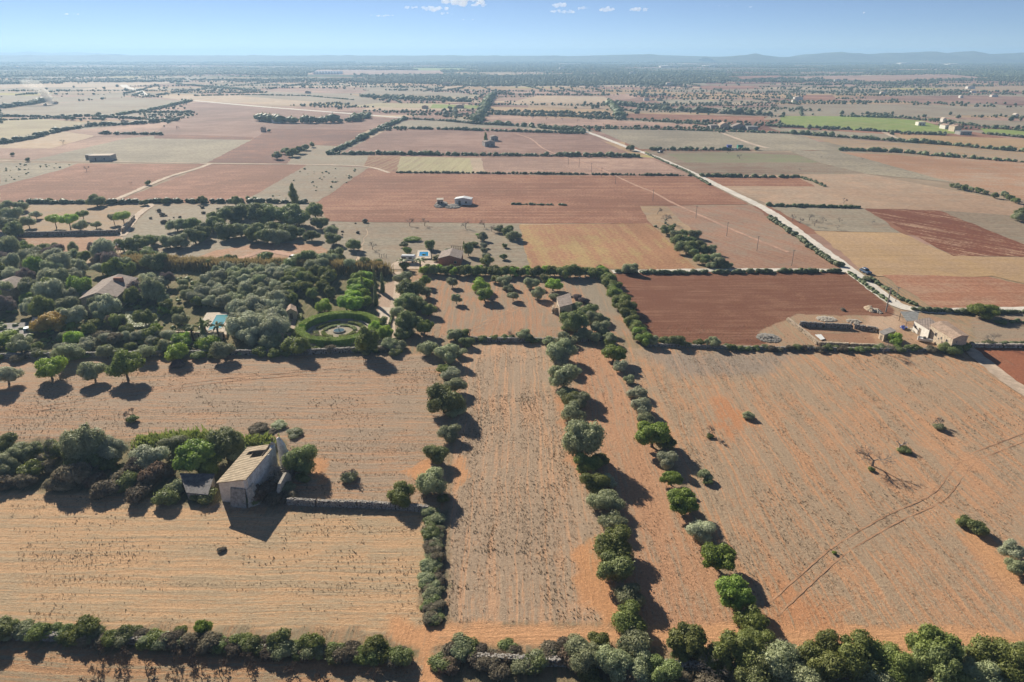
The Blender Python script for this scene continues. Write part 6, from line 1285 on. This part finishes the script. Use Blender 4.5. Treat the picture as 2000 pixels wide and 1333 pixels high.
# --- vehicles
def car(px, py, rz, body, label, L_=4.2, name='parked_car'):
    x, y = G(px, py); root = thing(name, label, 'car', (x, y, .1), rz); h = L_ / 2; m = MB()
    m.hexa([(-h, -.85, .3), (h, -.85, .3), (h, .85, .3), (-h, .85, .3)], [(-h * .97, -.82, .85), (h * .97, -.82, .95), (h * .97, .82, .95), (-h * .97, .82, .85)]); m.build('body', body, root, bevel=.08)
    c = MB(); c.hexa([(-h * .45, -.78, .86), (h * .85, -.78, .9), (h * .85, .78, .9), (-h * .45, .78, .86)], [(-h * .15, -.62, 1.45), (h * .6, -.62, 1.45), (h * .6, .62, 1.45), (-h * .15, .62, 1.45)]); c.build('cabin_glass', m_glass, root); MB().hexa([(-h * .15, -.62, 1.452), (h * .6, -.62, 1.452), (h * .6, .62, 1.452), (-h * .15, .62, 1.452)], [(-h * .12, -.58, 1.5), (h * .57, -.58, 1.5), (h * .57, .58, 1.5), (-h * .12, .58, 1.5)]).build('roof', body, root)
    for sx in (-.62, .62):
        for sy in (-.8, .8): MB().tube((sx * h, sy - .1, .32), (sx * h, sy + .1, .32), .32, .32, 12).build('wheel', m_grout, root)
m_cblue = mat_simple('blue_car_paint', (.05, .10, .19), .25, .05, 1, 0, .6); m_cdark = mat_simple('dark_car_paint', (.03, .04, .06), .25, .05, 1, 0, .6)
car(1690, 534, R(100), m_cblue, 'dark blue car standing on the white lane near the junction'); car(1289, 299, R(20), m_cdark, 'dark car parked at the hedge beside the far lane'); car(571, 508, R(70), m_whitep, 'white car parked by the bushes in the scrubland'); car(66, 645, R(30), mat_simple('pale_blue_paint', (.25, .42, .55), .3, .05, 1, 0, .5), 'pale blue car under the carport'); car(1434, 294, R(10), m_whitep, 'white van among the green covers at the far hedge', 5.0, 'parked_van')
# --- poles
def pole(px, py, h, label, r_=.085):
    x, y = G(px, py); root = thing('utility_pole', label, 'pole', (x, y, 0), 0, 'poles of the line across the fields' if h < 6 or True else None); MB().tube((0, 0, -.2), (0, 0, h), r_ * 1.3, r_, 7).build('shaft', m_pole, root); MB().box(-.5, -.05, h - .35, .5, .05, h - .22).build('crossarm', m_pole, root)
for i, (a, b_) in enumerate([(1110,322),(1131,328),(1155,337),(1175,347),(1202,360),(1275,393),(1359,427),(1419,462),(1478,491),(1546,520)]): pole(a, b_, 5.5, 'slim wooden pole beside the footpath, %s from the far end' % ORD[i])
pole(1730, 610, 7.0, 'tall leaning pale pole at the back of the farmyard', .16); pole(1749, 590, 4.5, 'short pole beside the lane bend')
x, y = G(1757, 876); o = bare_mesh(5, 2.6, 1.6, 3, .22, .2, .05); tag(obj('dead_stump', o, m_barkd, None, (x, y, 0)), 'bleached dead stump with two white limbs in the right field', 'stump')
# --- small buildings out on the plain
def hut(px, py, wpx, depth, h, wall, roof, label, rz=0.0, ridge=None, name='field_hut', cat='hut', wins=True):
    x, y = G(px, py); wd = wpx * mpp(px, py); ca, sa = math.cos(rz), math.sin(rz); f = [(-wd / 2, 0), (wd / 2, 0), (wd / 2, depth), (-wd / 2, depth)]; f = [(x + a * ca - b_ * sa, y + a * sa + b_ * ca) for a, b_ in f]
    return poly_house(name, label, f, [h, h, h, h], wall, roof, cat, ridge=ridge, wins=[(0, .7, .9, .8, .8)] if wins else (), doors=[(0, .3, 1.0, 2.0)] if wins else (), over=.25)
hut(196, 315, 40, 9, 3.4, m_stonep, m_grave, 'long derelict grey building with a pale flat roof in the stony field', 0.12, name='derelict_barn', cat='barn')
hut(174, 312, 12, 6, 2.8, m_grey, m_grey, 'low annex at the left end of the derelict grey building', 0.12, name='barn_annex', cat='barn')
hut(904, 401, 32, 4.5, 2.6, m_white, m_whitep, 'white farm building with a bright roof in the red field', -.12, 3.3, 'white_barn', 'barn'); hut(860, 402, 12, 4, 2.6, m_pinkw, m_stonep, 'tiny pale hut left of the white building in the red field', .1)
hut(957, 287, 20, 8, 3.4, m_grey, m_tileg, 'stone hut beside a lone cypress in the brown field', .3, 4.2); hut(966, 276, 14, 7, 3.2, m_grey, m_tileg, 'second stone hut behind the one with the cypress', .2, 4.0)
x, y = G(949, 284); plant(x, y, 1.9, 'cypress', 'carob', 'lone dark cypress beside the stone hut in the brown field', 'tree', None, .45)
hut(1415, 253, 18, 9, 3.6, m_pinkw, m_tilep, 'sandy farmhouse of the far farm right of centre', 0, 6, 'farmhouse', 'house'); hut(1444, 254, 26, 8, 3, m_stone, m_tileg, 'long grey barn right of the far sandy farmhouse', 0, 5.4, 'farm_barn', 'barn'); hut(1470, 256, 20, 10, 3.5, m_grey, m_sheet, 'low shed at the right end of the far farm', 0, name='farm_shed', cat='shed'); hut(1395, 252, 14, 10, 3, m_grey, m_tileg, 'small shed at the left end of the far farm', 0, name='farm_shed', cat='shed')
hut(1425, 291, 8, 3, 2.4, m_blue, m_blue, 'blue tank shed in the hedge with the white van', 0, name='tank_shed', cat='shed', wins=False); hut(1446, 291, 10, 3, 2.6, mat_simple('green_cover', (.05, .30, .22), .5, .1, 2, .1), m_sheet, 'green covered shed in the hedge with the white van', 0, name='covered_shed', cat='shed', wins=False)
hut(1800, 246, 13, 7, 3.2, m_white, m_grave, 'white block of a house on the green field', -.1, name='white_house', cat='house'); hut(1852, 253, 14, 9, 3.4, m_white, m_tilep, 'pale gabled house at the left of the far right farm', 0, 4.4, 'farmhouse', 'house'); hut(1870, 258, 14, 9, 4.6, m_pinkw, m_tilep, 'tall sandy farmhouse in the far right farm', 0, 5.6, 'farmhouse', 'house'); hut(1886, 264, 22, 8, 2.8, m_grey, m_sheet, 'grey shed in front of the far right farm', 0, name='farm_shed', cat='shed')
for a, b_, w_, lab in [(539,241,16,'low white house in the tree line left of centre'),(513,258,7,'tiny hut beside the track in the dark field'),(898,212,16,'grey house behind the yellow-green strip'),(830,213,12,'small grey house left of the yellow-green strip'),(872,168,16,'ochre house in the far trees of the middle'),(1560,196,16,'white farm cluster at the edge of the far wood'),(1554,200,12,'second pale house of the wood edge cluster'),(1636,160,12,'two-part pale villa beyond the wood'),(1727,184,12,'cream house among trees right of the wood'),(1897,174,14,'pale pink house far right'),(1902,182,10,'small pale house below the pink one'),
    (1943,190,12,'cream house near the right edge'),(1844,239,6,'tiny white hut by the hedge above the green field'),(1985,230,6,'tiny white hut near the right edge'),(1288,197,12,'pink house among the far middle trees'),(1263,197,10,'pale house left of the far pink house'),(1878,192,6,'tiny white hut in the pink field'),(1310,168,16,'pale house in the far woodland'),(1236,146,12,'white house in the distant plain'),(105,204,8,'tractor shed beside the dust cloud'),(242,243,10,'long low greenhouse in the left hedges'),(601,183,10,'small grey house on the far fallow'),(1100,137,14,'white works in the distant plain'),(30,135,12,'pale sheds at far left')]:
    hut(a, b_, w_, max(5, w_ * mpp(a, b_) * .6), max(3.2, w_ * mpp(a, b_) * .32), m_white if 'white' in lab or 'pale' in lab or 'cream' in lab else m_pinkw, m_tilep if 'white' not in lab else m_grave, lab, 0, max(4.2, w_ * mpp(a, b_) * .42), 'country_house', 'house', wins=False)
for i in range(9):
    x, y = G(619 + i * 5.6, 145); wd = 5.0 * mpp(640, 145); m = MB(); k = 8; ar = [(math.cos(math.pi * j / k) * wd * .5, math.sin(math.pi * j / k) * 9) for j in range(k + 1)]
    vs = [(a, -30, b_) for a, b_ in ar] + [(a, 30, b_) for a, b_ in ar]; m.add(vs, [(j, j + 1, k + 2 + j, k + 1 + j) for j in range(k)] + [tuple(range(k, -1, -1)), tuple(range(k + 1, 2 * k + 2))])
    tag(m.build('greenhouse_tunnel', m_whitep, None, (x, y, 0)), 'white greenhouse tunnel, %s from the left of the far row' % ORD[i], 'greenhouse', 'white greenhouse tunnels far left of centre')
for a0, a1, b_, lab in [(1092,1136,127.5,'long white warehouse on the distant plain'),(1290,1326,132.5,'low cream warehouse right of the long white one'),(1376,1406,131.5,'pale distant warehouse near the hills'),(70,94,121.5,'row of white sheds in the haze at far left'),(1760,1785,126,'pale warehouse under the right hills'),(1855,1890,128,'wide pale warehouse under the highest hill')]:
    x0, y0 = G(a0, b_); x1, y1 = G(a1, b_); wd = x1 - x0; o = poly_house('warehouse', lab, [(x0, y0), (x1, y0), (x1, y0 + 60), (x0, y0 + 60)], [7] * 4, m_white, m_white, 'warehouse', ridge=9)
# ------------------------------------------------------------------ dust, smoke, clouds
def vol_mat(name, col, dens, an=.2):
    m, t = newmat(name); b = NB(t); pv = b.n('ShaderNodeVolumePrincipled'); pv.inputs['Color'].default_value = (*col, 1); pv.inputs['Density'].default_value = dens; pv.inputs['Anisotropy'].default_value = an
    o = b.n('ShaderNodeOutputMaterial'); b.l(pv.outputs[0], o.inputs['Volume']); return m
def puffs(name, balls, mat, vox, label, cat=None):
    bm = bmesh.new()
    for (c_, r_) in balls:
        mtx = Matrix.Translation(c_) @ Matrix.Diagonal((*r_, 1)); bmesh.ops.create_icosphere(bm, subdivisions=2, radius=1, matrix=mtx)
    me = bpy.data.meshes.new(name); bm.to_mesh(me); bm.free(); o = obj(name, me, mat)
    rm = o.modifiers.new('merge', 'REMESH'); rm.mode = 'VOXEL'; rm.voxel_size = vox
    tx = bpy.data.textures.new(name, 'CLOUDS'); tx.noise_scale = vox * 4; tx.noise_depth = 4
    dm = o.modifiers.new('billow', 'DISPLACE'); dm.texture = tx; dm.strength = vox * 3.2; dm.mid_level = .55; dm.texture_coords = 'GLOBAL'
    kind(o, 'stuff', label); return o
m_wisp = vol_mat('wisp_vapour', (.98, .98, 1), .016, .25)
m_cloud = vol_mat('cloud_vapour', (.98, .98, 1), .0062, .25)
CL = [(905,2,74,14,'largest white cloud at the top of the picture'),(935,10,26,8,'cloud tail right of the largest cloud'),(850,17,46,9,'long cloud left of the largest'),(803,15,24,6,'small cloud at the left end of the group'),(868,27,28,5,'small low cloud under the group'),(748,31,48,4,'thin flat cloud left of the group'),(908,39,34,2.5,'thin streak under the group'),
 (1093,10,26,9,'upper half of the middle cloud'),(1100,23,46,7,'lower half of the middle cloud'),(1138,17,30,5,'wispy cloud right of the middle cloud'),(1184,18,28,8,'round cloud right of centre'),(1250,19,38,8,'right cloud of the group'),(135,28,50,3.5,'thin flat cloud at upper left'),(380,7,24,2.5,'tiny flat cloud at upper left'),(640,27,34,2,'thin wisp left of centre'),(1405,12,50,2.5,'thin wisp at upper right'),(333,20,18,2,'tiny wisp at left'),(1688,25,12,2.5,'tiny wisp at right'),(1512,30,14,2,'faint wisp at right of centre'),(980,43,22,1.5,'faint streak low in the middle'),(1464,14,14,3,'small puff at upper right'),(486,4,16,2,'tiny wisp near the top left')]
rc = random.Random(4)
for a, b_, w_, h_, lab in CL:
    D = 15500; yv = -(b_ - 666.5) / FPX; den = _cp + yv * _sp; z = H + D * (yv * _cp - _sp) / den; x = (a - 1000) / FPX * D / den; k = D / FPX; W, Hh = w_ * k * 1.12, h_ * k * 1.1; balls = []
    for i in range(int(8 + w_ / 2.5)):
        u = rc.uniform(-.5, .5); v = rc.uniform(-.5, .5) ** 1; rr_ = max(Hh * .22, min(W, Hh * 1.5) * rc.uniform(.16, .34) * (1 - abs(u) * .9)); balls.append(((x + u * W * .88, D + rc.uniform(-.3, .3) * Hh, z + v * Hh * .7 * (1 - abs(u))), (rr_ * rc.uniform(1, 1.5), rr_, rr_ * .75)))
    puffs('cloud', balls, m_cloud if h_ > 4.5 else m_wisp, max(14, Hh * .10), lab)
# dust raised by a tractor at far left
x0, y0 = G(103, 206); balls = []
for i in range(16):
    t = i / 15; balls.append(((x0 - 2 - 42 * t ** 1.4 + rc.uniform(-4, 4) * t, y0 + 30 * t, 2.5 + 26 * t ** 1.2 + rc.uniform(-2, 2) * t), (3.2 + 7 * t, 4 + 6 * t, 2.2 + 4.5 * t)))
puffs('dust_cloud', balls[:9], vol_mat('dust', (.98, .93, .85), .10), 1.2, 'pale dust cloud rising behind the tractor'); puffs('dust_plume', balls[9:], vol_mat('thin_dust', (.98, .93, .86), .02), 2.2, 'thin dust drifting left from the tractor')
root = thing('tractor', 'tiny dark tractor raising dust in the far left field', 'tractor', (x0 - 9, y0 - 2, 0)); MB().box(-1.8, -.6, .7, .6, .6, 1.6).build('body', m_cdark, root); MB().box(.5, -.75, .9, 1.9, .75, 2.7).build('cab', m_glass, root)
for sx, r_ in ((-1.2, .5), (1.1, .85)):
    for sy in (-.9, .9): MB().tube((sx, sy - .2, r_), (sx, sy + .2, r_), r_, r_, 12).build('wheel', m_grout, root)
x0, y0 = G(1194, 119); puffs('smoke', [((x0 - i * 40, y0, 14 + i * 4.5), (38, 30, 9 + i)) for i in range(6)], vol_mat('far_smoke', (.98, .98, 1), .008), 9, 'thin white smoke rising on the horizon')
# ------------------------------------------------------------------ haze
hb = MB().box(-12400, -400, -1.5, 12400, 12400, 112)
m, t = newmat('haze'); b = NB(t)
pv = b.n('ShaderNodeVolumePrincipled'); pv.inputs['Color'].default_value = (.42, .665, .96, 1); pv.inputs['Density'].default_value = HAZE_DENSITY; pv.inputs['Anisotropy'].default_value = .22
o = b.n('ShaderNodeOutputMaterial'); b.l(pv.outputs[0], o.inputs['Volume'])
kind(hb.build('haze', m), 'stuff', 'pale blue haze over the far plain')
